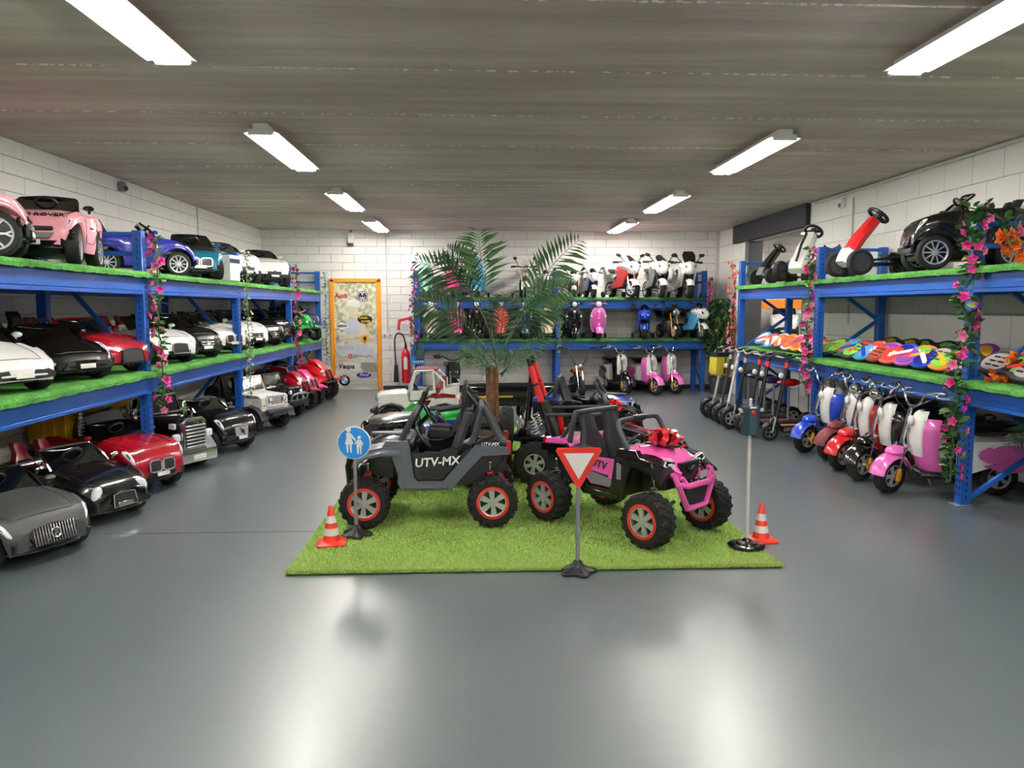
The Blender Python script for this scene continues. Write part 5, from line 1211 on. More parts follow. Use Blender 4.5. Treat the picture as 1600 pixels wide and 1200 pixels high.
ob('frame', MB().tube([(.2, 0, .5), (.1, 0, .22), (-.25, 0, .2), (-.15, 0, .38), (.2, 0, .5)], .016).box((0, 0, .25), (.2, .14, .16), .02), 'black', o)
ob('seat', MB().ell((-.18, 0, .4), (.14, .09, .035), 12, 6), 'seat_black', o)
ob('headlight', MB().ell((.27, 0, .52), (.05, .05, .05), 12, 7), 'chrome', o)
o = thing('dirt_bike', 'black dirt bike facing the aisle at the left end of the back rack', 'toy motorbike', (bx(703, 12.6), 12.9, 0), R(-80), GB3)
wheel(o, (.45, 0, .2), .2, .07, 'knob', .14, 'dark_grey', 10, 'thin', rz=.2); wheel(o, (-.42, 0, .18), .18, .08, 'knob', .12, 'dark_grey', 10, 'thin')
ob('fork', MB().tube([(.45, -.06, .2), (.28, -.06, .66)], .016).tube([(.45, .06, .2), (.28, .06, .66)], .016), 'steel', o)
ob('front_fender', MB().prism([(.25, .5), (.42, .5), (.62, .44), (.6, .42), (.4, .46)], -.06, .06, b=.006), 'black', o)
ob('handlebar', MB().tube(cr([(.2, -.32, .76), (.25, -.18, .76), (.27, -.06, .70), (.27, .06, .70), (.25, .18, .76), (.2, .32, .76)], 4), .013), 'black', o)
for s in (-1, 1):
    ob('hand_guard', MB().prism([(s * .2, .72), (s * .32, .73), (s * .3, .79), (s * .22, .8)], .26, .28, 'x', .004), 'black', o)
    ob('shroud', MB().prism([(.3, .62), (.12, .6), (.1, .42), (.26, .36), (.36, .5)], s * .07, s * .11, b=.01), 'gloss_black', o)
ob('number_board', MB().prism([(-.08, .52), (.08, .52), (.1, .68), (-.1, .68)], .34, .36, 'x', .01), 'black', o)
ob('seat', MB().prism([(.1, .6), (.1, .55), (-.45, .56), (-.5, .62), (-.2, .58)], -.06, .06, b=.015), 'seat_black', o)
ob('frame', MB().tube([(.26, 0, .6), (.1, 0, .22), (-.2, 0, .22), (-.2, 0, .52)], .02).box((0, 0, .33), (.26, .16, .2), .03).tube([(-.2, .05, .26), (-.42, .05, .18)], .018), 'dark_grey', o)

# retro scooters on the right-hand floor
GRS = 'electric scooters between the posts of the right rack'
retro('royal blue and white electric scooter behind the second right post', 3.98, 8.02, 176, 'royal', GRS, .5, lean=-.12)
retro('red and white electric scooter between the blue and the black one', 3.93, 7.08, 174, 'red', GRS, .5, lean=-.12, hl=True)
retro('black and white electric scooter between the red and the pink one', 3.90, 6.65, 174, 'gloss_black', GRS, .5, lean=-.12, hl=True)
retro('pink and white electric scooter nearest the front right post', 3.90, 6.16, 173, 'scooter_pink', GRS, .5, lean=-.12)
retro('dark red electric scooter hidden behind the black one under the right rack', 4.04, 7.56, 176, 'maroon', GRS, .4, lean=-.12)
# kick and seated e-scooters
def stepper(label, x, y, deg, stem, accent, grp, r=.135, off=True, seatcol=None, deckcol='black', H=.98):
    o = thing('kick_scooter', label, 'step scooter', (x, y, 0), R(deg), grp)
    k = 'knob' if off else 'road'
    for sx in (.42, -.42): wheel(o, (sx, 0, r), r, .08 if off else .05, 'tread' if off else 'road', r * .62, 'silver' if off else 'steel', 5, 'fat' if off else 'y')
    ob('deck', lambda: MB().box((-.02, 0, r + .01), (.6, .15, .04), .012).box((-.33, 0, r + .03), (.12, .1, .03), .01), 'dark_grey' if off else 'black', o, key=('sdk', r))
    ob('grip_tape', lambda: MB().box((-.02, 0, r + .033), (.5, .12, .006), .001), deckcol, o, key=('sgt', r))
    ob('stem', lambda: MB().tube([(.36, 0, r + .08), (.22, 0, H - .03)], .02 if off else .024).tube([(.36, 0, r + .1), (.26, 0, r + .03)], .025), stem, o, key=('sst', r, H))
    ob('fork', lambda: MB().tube([(.42, -.06, r), (.38, -.05, r + .15), (.36, 0, r + .17)], .012).tube([(.42, .06, r), (.38, .05, r + .15), (.36, 0, r + .17)], .012).tube(spring(0, .1, .02, 5), .004, 4), 'steel', o, key=('sfk', r))
    ob('front_fender', lambda: MB().loft(half_fender(r * 1.2, .05, 30, 150), M=TM(.42, 0, r)), 'black', o, key=('sff', r))
    hb = ob('handlebar', lambda: MB().tube(cr([(.14, -.27, H + .02), (.2, -.14, H + .02), (.22, 0, H - .02), (.2, .14, H + .02), (.14, .27, H + .02)], 3), .012), 'black' if not off else 'silver', o, key=('shb', H, off))
    for s in (-1, 1):
        ob('grip', lambda: MB().tube([(.17, .2, H + .022), (.125, .3, H + .018)], .018), 'rubber', hb, key=('sgr', H)).scale = (1, s, 1)
        ob('brake_lever', lambda: MB().tube([(.2, .15, H + .01), (.23, .2, H), (.19, .29, H - .01)], .006), 'silver', hb, key=('sbl', H)).scale = (1, s, 1)
    ob('display', lambda: MB().box((.21, 0, H + .02), (.05, .07, .03), .008), 'black', hb, key=('sdp', H))
    ob('accent_ring', lambda: MB().cyl((.238, 0, H - .13), (.229, 0, H - .07), .028, n=12), accent, o, key=('sar', H))
    ob('lamp', lambda: MB().ell((.30, 0, H - .22), (.03, .035, .035), 12, 6), 'lamp_lens', o, key=('sla', H))
    if seatcol:
        q = ob('seat', lambda: MB().ell((-.16, 0, .62), (.16, .085, .05), 12, 6), seatcol, o, key='sse')
        ob('seat_post', lambda: MB().tube([(-.16, 0, r), (-.16, 0, .6)], .016), 'steel', q, key=('ssp', r))
    return o
GK = 'step scooters in a row under the right rack'
stepper('step scooter with fat tyres and a yellow bag, farthest of the scooter row', 3.72, 10.75, 186, 'silver', 'silver', GK, seatcol='seat_black')
stepper('step scooter with fat tyres and a grey stem, second from the yellow bag', 3.72, 10.42, 186, 'dark_grey', 'silver', GK, seatcol='navy')
stepper('step scooter with fat tyres and a white stem, third from the yellow bag', 3.70, 10.08, 186, 'matt_white', 'silver', GK, seatcol='seat_black')
stepper('step scooter with fat tyres and navy seat, fourth from the yellow bag', 3.68, 9.72, 186, 'black', 'silver', GK, seatcol='navy')
stepper('black step scooter with red trim and a red seat behind the toy traffic light', 3.74, 9.38, 186, 'black', 'sign_red', GK, r=.12, seatcol='red', deckcol='maroon')
stepper('slim black folding scooter with white clips on its stem', 3.72, 9.08, 186, 'gloss_black', 'orange_red', GK, r=.1, off=False, deckcol='wood')
stepper('slim black folding scooter nearest the second right post', 3.85, 8.82, 186, 'gloss_black', 'orange_red', GK, r=.1, off=False, deckcol='maroon')
o = thing('handlebar_bag', 'yellow cloth bag hanging on the handlebar of the farthest step scooter', 'bag', (3.42, 10.62, .62))
ob('pouch', MB().loft([[(x_ * w_, y_ * w2, z_) for x_, y_ in ((-1, -1), (1, -1), (1, 1), (-1, 1))] for z_, w_, w2 in ((0, .12, .07), (.04, .135, .085), (.18, .125, .085), (.3, .12, .08))], M=rotM(0, 0, .3)), 'bag_yellow', o)
ob('black_rim', MB().loft([[(x_ * w_, y_ * w2, z_) for x_, y_ in ((-1, -1), (1, -1), (1, 1), (-1, 1))] for z_, w_, w2 in ((.25, .127, .088), (.31, .125, .085))], M=rotM(0, 0, .3)), 'black', o)
ob('strap', MB().tube(cr([(-.1, -.03, .3), (-.05, 0, .36), (.05, 0, .36), (.1, .03, .3)], 3), .01), 'black', o)
ob('zip', MB().box((.03, -.095, .14), (.012, .02, .24), .002, rot=(0, .1, .3)), 'black', o)
for i, (x, y) in enumerate(((4.3, 9.5), (4.32, 9.15), (4.33, 8.86))):
    o = thing('display_stand', ['white upright stand with black side behind the scooters, farthest', 'white upright stand with black side, middle of three behind the scooters', 'white upright stand with black side, nearest the second right post'][i], 'stand', (x, y, 0), 0, 'white stands behind the scooters')
    ob('column', lambda: MB().box((0, 0, .42), (.12, .15, .8), .01), 'matt_white', o, key='dstand')
    ob('side_strip', lambda: MB().box((-.01, .09, .34), (.1, .035, .6), .006), 'black', o, key='dstrip')
    ob('foot', lambda: MB().box((0, 0, .012), (.2, .24, .024), .006), 'black', o, key='dfoot')
# ---------------------------------------------------------------- right rack: top shelf
car('glossy black off-roader with silver spoked wheels on the top right shelf', 4.12, 6.40, ZT, 165, 'gloss_black', st='suv', front='star_suv', L=.9, W=.52, n=10, style='thin', grp='vehicles on the top shelf of the right rack', r=.14, plate=None, seats='seat_black')
def kart(label, x, y, z, deg, nosecol, low, grp=None, sc=1.):
    o = thing('pedal_kart', label, 'pedal kart', (x, y, z), R(deg), grp, sc)
    for s in (-1, 1):
        wheel(o, (.36, s * .25, .125), .125, .075, 'road', .085, 'dark_grey', 10, 'fat', dish='black'); wheel(o, (-.3, s * .25, .115), .115, .09, 'road', .075, 'dark_grey', 8, 'fat', dish='black')
    ob('frame', MB().tube([(.36, -.22, .125), (.36, .22, .125)], .014).tube([(-.3, -.22, .115), (-.3, .22, .115)], .014).tube([(.36, 0, .125), (-.3, 0, .12)], .02).tube([(.36, -.1, .13), (-.2, -.16, .2), (-.45, -.14, .42)], .014).tube([(.36, .1, .13), (-.2, .16, .2), (-.45, .14, .42)], .014), 'black', o)
    ob('nose_fairing', MB().loft([[(x_ + d, k * w_, z_ + e) for k, d, e in ((-1, 0, 0), (-.75, .03, .03), (.75, .03, .03), (1, 0, 0), (.8, -.04, -.03), (-.8, -.04, -.03))] for x_, w_, z_ in ((.40, .10, .16), (.36, .105, .24), (.27, .10, .38), (.17, .085, .50), (.12, .06, .56))]), nosecol, o)
    ob('lower_fairing', MB().loft([[(x_ + d, k * w_, z_ + e) for k, d, e in ((-1, 0, 0), (-.75, .035, .03), (.75, .035, .03), (1, 0, 0), (.8, -.04, -.03), (-.8, -.04, -.03))] for x_, w_, z_ in ((.42, .11, .12), (.395, .118, .19), (.365, .112, .25))]), low, o)
    w_ = ob('steering_wheel', MB().torus((0, 0, 0), .1, .018, 'x', 22, 8, sx=1).box((0, 0, 0), (.03, .19, .05), .012).box((.01, 0, -.04), (.03, .05, .1), .01), 'black', o, loc=(.08, 0, .60), rot=(0, .9, 0))
    ob('hub_pad', MB().box((-.02, 0, 0), (.02, .07, .07), .01), 'dark_grey', w_)
    ob('seat', MB().loft([[(x_, k * wd_, z_ + .05 * abs(k) ** 2) for k in (-1, -.6, 0, .6, 1)] + [(x_ - .02, k * wd_, z_ + .05 * abs(k) ** 2 - .025) for k in (1, .6, 0, -.6, -1)] for x_, wd_, z_ in ((.0, .13, .18), (-.15, .15, .17), (-.26, .15, .22), (-.32, .14, .36), (-.34, .10, .42))]), 'black', o)
    ob('pedals', MB().box((.2, -.09, .15), (.05, .07, .02), .004).box((.26, .09, .2), (.05, .07, .02), .004).tube([(.23, -.09, .17), (.23, .09, .18)], .008), 'rubber', o, kind='stuff')
    return o
GKT = 'vehicles on the top shelf of the right rack'
kart('pedal kart with red and white nose on the top right shelf', 4.08, 7.6, ZT, 178, 'red', 'white', GKT)
kart('pedal kart with white nose and black stripe left of the second right post', 4.12, 9.25, ZT, 215, 'white', 'white', GKT)
kart('black pedal kart lying low at the far end of the top right shelf', 4.1, 10.2, ZT, 190, 'gloss_black', 'black', GKT, .8)
k2 = bpy.data.objects['pedal_kart.001']
ob('centre_stripe', MB().prism([(.405, .2), (.30, .42), (.2, .55), (.19, .53), (.29, .40), (.39, .2)], -.012, .012), 'black', k2, loc=(.032, 0, .03))
# ---------------------------------------------------------------- swing boards
def board_outline(L, W):
    h = []
    for i in range(25):
        t = i / 24; x = (t - .5) * L
        w = W / 2 * min(1, math.sqrt(max(0, 1 - (2 * abs(t - .5)) ** 6))) * (1 - .32 * math.exp(-((t - .5) / .13) ** 2))
        h.append((x, w))
    return h + [(x, -w) for x, w in reversed(h[1:-1])]
def swing_board(label, x, y, z, yaw, base, pan, deco, grp, roll=0., pitch=0., lam=None):
    o = thing('swing_board', label, 'skateboard', (x, y, z), 0, grp, 1., rot=(roll, pitch, yaw))
    ob('deck', lambda: MB().prism(board_outline(.82, .25), 0, .022, 'z', .008), base, o, key='bdk')
    for s in (-1, 1):
        p_ = ob('foot_pad', lambda: MB().prism([(.21 + .155 * math.cos(R(t)), .095 * math.sin(R(t))) for t in range(0, 360, 20)], .02, .027, 'z', .002), pan, o, key='bfp', loc=(0, 0, 0)); p_.scale = (s, 1, 1)
        if lam == 'chevron':
            ob('chevrons', lambda: (lambda q: [q.prism([(.1 + .05 * k, 0), (.14 + .05 * k, .075), (.16 + .05 * k, .075), (.12 + .05 * k, 0), (.16 + .05 * k, -.075), (.14 + .05 * k, -.075)], .026, .030, 'z') for k in range(4)] and q)(MB()), deco, p_, key='bch')
        elif lam == 'slots':
            ob('slots', lambda: (lambda q: [q.box((.15 + .1 * k, .045 * j, .028), (.075, .016, .004), .001) for k in range(2) for j in (-1, 0, 1)] and q)(MB()), deco, p_, key='bsl')
        elif lam == 'flower':
            ob('flower', lambda: (lambda q: [q.ell((.21 + .03 * math.cos(k * 1.047), .03 * math.sin(k * 1.047), .028), (.02, .014, .003), 8, 4, rot=(0, 0, k * 1.047)) for k in range(6)] and q)(MB()), deco, p_, key='bfl')
        else:
            ob('stripe', lambda: MB().prism([(.1, -.06), (.3, .03), (.33, .06), (.3, .075), (.08, -.02)], .026, .030, 'z'), deco, p_, key='bst')
        ob('caster', lambda: MB().cyl((.2, -.012, -.03), (.2, .012, -.03), .03, n=14).box((.2, 0, -.005), (.06, .04, .012), .004), 'dark_grey', o, key='bca').scale = (s, 1, 1)
    ob('centre_band', lambda: MB().box((0, 0, .012), (.09, .15, .03), .008), deco, o, key='bcb')
    return o
M('lava', 'b8452a', .4, vary=.35, scale=20); M('board_grey', 'b9b2ae', .35, coat=.3); M('lilac', 'b565c8', .35, coat=.3); M('cyan', '3fa6dc', .35, coat=.3)
GBD = 'swing boards on the middle shelf of the right rack'
fr = [(8.12, 'dark_grey', 'lime', 'sign_red', 'flower', 'dark grey swing board with a lime pad and red flower by the second right post'),
      (7.86, 'cyan', 'aqua', 'royal', None, 'light blue swing board second from the second right post'),
      (7.6, 'maroon', 'lava', 'black', 'slots', 'maroon and rust swing board left of the coral one'),
      (7.34, 'coral', 'orange_red', 'white', 'flower', 'coral swing board with white flower marks'),
      (7.08, 'lilac', 'purple', 'sign_red', 'flower', 'lilac swing board with red flower marks'),
      (6.8, 'royal', 'blue_paint', 'matt_white', None, 'blue swing board with white swirl beside the grey one'),
      (6.52, 'orange', 'lime', 'yellow', None, 'orange swing board with lime pad half under the grey one'),
      (6.24, 'black', 'board_grey', 'dark_grey', 'slots', 'grey slotted swing board next to the front right post'),
      (5.5, 'dark_grey', 'board_grey', 'black', 'slots', 'grey slotted swing board right of the front right post'),
      (5.2, 'royal', 'lime', 'orange_red', None, 'blue and lime swing board behind the orange garland')]
for i, (y, a, b_, c_, lm_, lab) in enumerate(fr):
    swing_board(lab, 3.98, y, ZM + .115, PI / 2 - .08, a, b_, c_, GBD, roll=-.68, lam=lm_, pitch=-.06)
bk = [(10.35, 'cyan', 'matt_white', 'sign_red', None, 'light blue and white swing board at the far end of the shelf'),
      (10.05, 'navy', 'coral', 'white', None, 'navy swing board with coral pad near the far end'),
      (9.75, 'matt_white', 'sign_red', 'yellow', 'chevron', 'white swing board with red chevrons'),
      (9.47, 'yellow', 'orange', 'sign_red', 'chevron', 'yellow and orange swing board in the far bay'),
      (9.2, 'white', 'hot_pink', 'royal', None, 'white swing board with pink pad and blue band'),
      (8.94, 'sign_red', 'orange_red', 'matt_white', 'chevron', 'red swing board with white chevrons left of the green one'),
      (8.68, 'black', 'lime', 'leaf_dark', 'chevron', 'bright green swing board with dark chevrons by the second right post')]
for y, a, b_, c_, lm_, lab in bk:
    swing_board(lab, 3.98, y, ZM + .115, PI / 2 - .08, a, b_, c_, GBD, roll=-.68, lam=lm_, pitch=-.06)
for i, (y, c_) in enumerate(((7.75, 'leaf_dark'), (7.15, 'navy'), (6.6, 'purple'))):
    swing_board(['dark green rear swing board leaning against the wall', 'navy rear swing board leaning against the wall', 'purple rear swing board leaning against the wall'][i], 4.34, y, ZM + .15, 1.5, c_, ['yellow', 'lime', 'yellow'][i], 'black', GBD, roll=-.8)
# ---------------------------------------------------------------- things in the room beyond
o = thing('storage_shelf', 'blue shelf with orange beam in the room beyond the opening', 'shelf', (5.75, 14.1, 0))
for x in (-.7, .7): ob('upright_post', lambda: MB().box((0, 0, 1.1), (.08, .08, 2.2), .006), 'rack_blue', o, key='spst', loc=(x, 0, 0))
ob('orange_beam', MB().box((0, -.02, 1.62), (1.32, .06, .16), .006), 'orange', o)
ob('shelf_board', MB().box((0, .15, .92), (1.32, .5, .05), .006), 'rack_blue', o)
car('white and black car on the shelf in the room beyond the opening', 5.75, 14.2, .948, -110, 'white', st='suv', front='coupe', L=.8, W=.5)

# ---------------------------------------------------------------- signs, cones, traffic light
def sign_foot(o, r=.13, star=True):
    poly = []
    for k in range(40):
        a = 2 * PI * k / 40
        rr = r * (1 + .18 * math.cos(5 * a)) if star else r
        poly.append((rr * math.cos(a), rr * math.sin(a)))
    q = MB().prism(poly, 0, .018, 'z', .005)
    secs = []
    for f, z in ((.92, .018), (.6, .03), (.3, .048), (.16, .075)):
        secs.append([(p[0] * f, p[1] * f, z) for p in poly])
    q.loft(secs)
    ob('base', q, 'black', o)
o = thing('pedestrian_sign', 'round blue pedestrian sign on a grey pole beside the left cone', 'road sign', (-.82, 5.11, .02), 0)
sign_foot(o, .095)
ob('pole', MB().cyl((0, 0, .05), (0, 0, .26), .0125, n=12).cyl((0, 0, .26), (0, 0, .54), .0115, n=12).torus((0, 0, .26), .012, .002, 'z'), 'mid_grey', o)
pl = ob('sign_disc', MB().lathe([(.0, -.006), (.108, -.006), (.111, 0), (.108, .006), (0, .006)], 40, TM(0, -.014, .635, rx=PI / 2)), 'matt_white', o)
ob('blue_face', MB().cyl((0, -.0205, .635), (0, -.0225, .635), .104, n=40), 'sign_blue', pl)
def picto(x0, z0, s, skirt):
    q = MB()
    q.cyl((x0, -.0225, z0 + .086 * s), (x0, -.0245, z0 + .086 * s), .0165 * s, n=16)
    P_ = lambda pts: q.prism([(x0 + a * s, z0 + b * s) for a, b in pts], -.0225, -.0243)
    if skirt:
        P_([(-.016, .066), (.012, .066), (.018, .03), (.032, -.012), (-.026, -.012), (-.014, .03)])
        P_([(-.016, -.012), (-.002, -.012), (-.004, -.068), (-.012, -.068)]); P_([(.006, -.012), (.02, -.012), (.018, -.06), (.022, -.068), (.01, -.068)])
        P_([(.01, .064), (.02, .058), (.05, .016), (.042, .01), (.012, .04)])
    else:
        P_([(-.02, .064), (.02, .064), (.024, .0), (-.024, .0)]); P_([(-.022, 0), (-.004, 0), (-.006, -.068), (-.018, -.068)]); P_([(.004, 0), (.022, 0), (.02, -.068), (.008, -.068)])
        P_([(.02, .062), (.04, .02), (.034, .012), (.016, .04)]); P_([(-.02, .062), (-.045, .028), (-.038, .02), (-.016, .04)])
    return q
ob('adult_symbol', picto(-.035, .635 + .004, 1.0, True), 'matt_white', pl)
ob('child_symbol', picto(.034, .610, .72, False), 'matt_white', pl)
o = thing('yield_sign', 'red and white triangular give-way sign on the front lawn edge', 'road sign', (.585, 4.37, 0), 0)
sign_foot(o, .1)
ob('pole', MB().cyl((0, 0, .05), (0, 0, .23), .0125, n=12).cyl((0, 0, .23), (0, 0, .6), .0115, n=12).torus((0, 0, .23), .012, .002, 'z'), 'mid_grey', o)
def tri(s, b):
    out = []
    for cx, cz, a0 in ((-.135, .745, 90), (.135, .745, -30), (0, .505, 210)):
        pass
    c = (0, .665)
    V_ = [(-.137, .742), (.137, .742), (0, .502)]
    for i, (vx, vz) in enumerate(V_):
        for j in (-1, 1):
            w = V_[(i + j) % 3]
            t = b
            out.append((c[0] + (vx + (w[0] - vx) * t - c[0]) * s, c[1] + (vz + (w[1] - vz) * t - c[1]) * s))
    return [out[0], out[1], out[2], out[3], out[4], out[5]]
pl = ob('sign_plate', MB().prism(tri(1, .05), -.012, -.022, 'y', .001), 'sign_red', o)
ob('white_face', MB().prism([(-.088, .715), (.088, .715), (0, .562)], -.022, -.0240, 'y'), 'matt_white', pl)
ob('plate_edge', MB().tube([(a, -.017, b) for a, b in tri(1, .05)], .005, 5, closed=True), 'sign_red', pl)
o = thing('toy_traffic_light', 'toy traffic light with dark teal housing on a pale pole', 'traffic light', (1.725, 4.74, .022), 0)
ob('base', MB().lathe([(0, 0), (.115, 0), (.118, .012), (.10, .022), (.07, .024), (.065, .034), (.03, .04), (.014, .06), (0, .06)], 30), 'gloss_black', o)
ob('pole', MB().cyl((0, 0, .05), (0, 0, .25), .0125, n=12).cyl((0, 0, .25), (0, 0, .50), .0115, n=12).cyl((0, 0, .5), (0, 0, .74), .0110, n=12).torus((0, 0, .5), .0115, .002, 'z'), 'conduit', o)
ob('tip', MB().cyl((0, 0, .9), (0, 0, .95), .01, n=10).ell((0, 0, .95), (.012, .012, .012), 8, 5), 'conduit', o)
h_ = ob('housing', MB().lathe([(0, .73), (.054, .73), (.058, .738), (.058, .902), (.052, .912), (0, .914)], 8, rotM(0, 0, R(22.5))), 'teal_dark', o, angle=20)
for k in range(4):
    a = k * PI / 2
    L_ = ob('lamp_red', MB().ell((0, 0, 0), (.014, .006, .016), 12, 6), 'tail_red', h_, loc=(math.sin(a) * .054, -math.cos(a) * .054, .875), rot=(0, 0, a))
    if 0: ob('lamp_green', MB().ell((0, 0, 0), (.018, .008, .018), 12, 6), 'teal', h_, loc=(math.sin(a) * .054, -math.cos(a) * .054, .79), rot=(0, 0, a))
    if k: ob('visor', MB().loft([[(.021 * math.cos(t) * 1, y_, .021 * math.sin(t)) for t in [R(q) for q in range(-10, 200, 30)]] for y_ in (0, -.025)], closed=False), 'mid_grey', h_, loc=(math.sin(a) * .054, -math.cos(a) * .054, .875), rot=(0, 0, a))
def cone(x, y, label, z=0.):
    o = thing('traffic_cone', label, 'traffic cone', (x, y, z), R(8), 'small traffic cones')
    ob('base', lambda: MB().loft([[(a * w, b * w, z) for a, b in ((-1, -.8), (-.8, -1), (.8, -1), (1, -.8), (1, .8), (.8, 1), (-.8, 1), (-1, .8))] for z, w in ((0, .093), (.01, .095), (.022, .07))]), 'orange_red', o, key='cnb')
    prof = lambda z: .056 - (z - .02) / .225 * .042
    c = ob('cone', lambda: MB().lathe([(prof(.018), .018), (prof(.245), .245), (.009, .25), (0, .25)], 26), 'orange_red', o, key='cnc')
    for z0, z1 in ((.06, .105), (.14, .185)):
        ob('white_band', lambda: MB().lathe([(prof(z0) + .0008, z0), (prof(z1) + .0008, z1), (prof(z1) - .003, z1), (prof(z0) - .003, z0)], 26, closed=True), 'matt_white', c, key=('cnw', z0))
cone(-.955, 4.94, 'small red and white cone left of the blue pedestrian sign', .02)
cone(1.895, 4.94, 'small red and white cone right of the toy traffic light')

# ---------------------------------------------------------------- fire extinguisher, poster, wall signs
o = thing('fire_extinguisher', 'red fire extinguisher hanging on the back wall beside the rack', 'fire extinguisher', (-1.33, 14.42, .15))
ob('cylinder', MB().lathe([(0, 0), (.075, .0), (.082, .02), (.082, .52), (.07, .58), (.03, .63), (.03, .66), (0, .66)], 22), 'red', o)
ob('label', MB().box((0, -.083, .36), (.07, .006, .2), .002).box((0, -.083, .48), (.05, .007, .03), .002), 'matt_white', o)
ob('valve', MB().cyl((0, 0, .65), (0, 0, .72), .022, n=10).box((.0, -.03, .73), (.03, .14, .016), .004).box((0, -.04, .70), (.03, .11, .012), .003), 'black', o)
ob('hose', MB().tube(cr([(0, 0, .7), (-.03, -.03, .86), (-.1, -.05, .93), (-.17, -.05, .9), (-.2, -.05, .75), (-.18, -.05, .2)], 5), .014), 'rubber', o)
ob('horn', MB().cyl((-.18, -.05, .34), (-.18, -.05, .02), .03, .05, n=12), 'black', o)
ob('bracket', MB().box((0, .1, .45), (.1, .08, .04), .006), 'steel', o)
o = thing('instruction_board', 'red framed extinguisher notice above the fire extinguisher', 'notice', (-1.36, YB - .016, 1.13))
ob('frame', MB().prism([(-.14, .02), (-.12, .2), (.14, .26), (.14, -.12), (.11, -.12), (.11, .21), (-.07, .16), (-.09, .02)], -.02, 0, b=.002), 'sign_red', o)
ob('panel', MB().box((0, -.012, .06), (.17, .012, .26), .003), 'matt_white', o)
ob('printed_lines', (lambda q: [q.box((0, -.019, -.02 + k * .025), (.12, .002, .008)) for k in range(6)] and q)(MB()), 'mid_grey', o, kind='stuff')
o = thing('poster', 'blue poster with white print on the left post of the back rack', 'poster', (-1.07, 13.80, .72))
ob('sheet', MB().box((0, 0, 0), (.24, .012, .36), .003), 'sign_blue', o)
ob('black_sleeve', MB().box((.05, -.02, .06), (.13, .03, .3), .006), 'teal_dark', o)
ob('white_print', (lambda q: [q.box((-.06 + k * .04, -.008, -.13), (.025, .004, .04 - .01 * (k % 2))) for k in range(5)] and q)(MB()), 'matt_white', o, kind='stuff')
# ---------------------------------------------------------------- the door with its printed wrap
dr = struct('door_1', MB().box(((DX0 + DX1) / 2, YB - .005, 1.02), (.80, .04, 2.03), .003), M('door_print_base', 'c9c6b0', .5), None)
def print_mat():
    m = MATS['door_print_base']; nt = m.node_tree; b = nt.nodes['Principled BSDF']; N = nt.nodes.new; Lk = nt.links.new
    g = N('ShaderNodeNewGeometry'); sp = N('ShaderNodeSeparateXYZ'); Lk(g.outputs['Position'], sp.inputs[0])
    n1 = N('ShaderNodeTexNoise'); n1.inputs['Scale'].default_value = 16; n1.inputs['Detail'].default_value = 6; Lk(g.outputs['Position'], n1.inputs['Vector'])
    r1 = N('ShaderNodeValToRGB'); e = r1.color_ramp.elements; e[0].position, e[1].position = .38, .6
    e[0].color = (*lin('a3a680'), 1); e[1].color = (*lin('e3e0c8'), 1); Lk(n1.outputs['Fac'], r1.inputs[0])
    mp = N('ShaderNodeMapping'); mp.inputs['Scale'].default_value = (.3, 1, 1); mp.inputs['Rotation'].default_value = (0, .3, 0); Lk(g.outputs['Position'], mp.inputs[0])
    n2 = N('ShaderNodeTexNoise'); n2.inputs['Scale'].default_value = 9; n2.inputs['Detail'].default_value = 3; Lk(mp.outputs[0], n2.inputs['Vector'])
    r2 = N('ShaderNodeValToRGB'); e = r2.color_ramp.elements; e[0].position, e[1].position = .4, .62
    e[0].color = (*lin('b0aca0'), 1); e[1].color = (*lin('dedad0'), 1); Lk(n2.outputs['Fac'], r2.inputs[0])
    mr = N('ShaderNodeMapRange'); mr.inputs[1].default_value = .85; mr.inputs[2].default_value = 1.0; Lk(sp.outputs['Z'], mr.inputs[0])
    mx = N('ShaderNodeMixRGB'); Lk(mr.outputs[0], mx.inputs[0]); Lk(r2.outputs[0], mx.inputs[1]); Lk(r1.outputs[0], mx.inputs[2]); Lk(mx.outputs[0], b.inputs['Base Color'])
print_mat()
struct('trim_4', MB().box((DX0 + .035, YB - .01, 1.04), (.08, .09, 2.08), .008).box((DX1 - .035, YB - .01, 1.04), (.08, .09, 2.08), .008).box(((DX0 + DX1) / 2, YB - .01, 2.06), (DX1 - DX0, .09, .075), .008), M('frame_orange', 'f0991e', .4, coat=.3))
ob('door_handle', MB().cyl((-2.61, YB - .025, 1.03), (-2.61, YB - .08, 1.03), .014, n=10).tube([(-2.61, YB - .075, 1.03), (-2.49, YB - .075, 1.03)], .011).box((-2.61, YB - .03, 1.0), (.045, .012, .2), .004), 'silver', dr)
for z in (.3, 1.75): ob('hinge', MB().cyl((-1.885, YB - .03, z - .05), (-1.885, YB - .03, z + .05), .012, n=8), 'silver', dr)
yd = YB - .0275
dpx = lambda px, py: ((px - 745) / 1200 * YB, 1.55 - (py - 481) / 1200 * YB)
def dtext(body, px, py, size, mat, **k):
    x, z = dpx(px, py)
    return text(body, size, mat, dr, Matrix.Translation((x, yd + .001, z)) @ FACE_RIGHT, ext=.0015, **k)
def ring_disc(nm, px, py, rings):
    x, z = dpx(px, py); par = dr
    for i, (rx, rz_, mat) in enumerate(rings):
        par2 = ob(nm if i == 0 else 'badge_layer', MB().lathe([(0, 0), (1, 0), (1, .002), (0, .002)], 32, Matrix.Translation((x, yd + .002 - .0012 * i, z)) @ rotM(PI / 2) @ Matrix.Diagonal((rx, rz_, 1, 1))), mat, par)
        if i == 0: par = par2
    return par
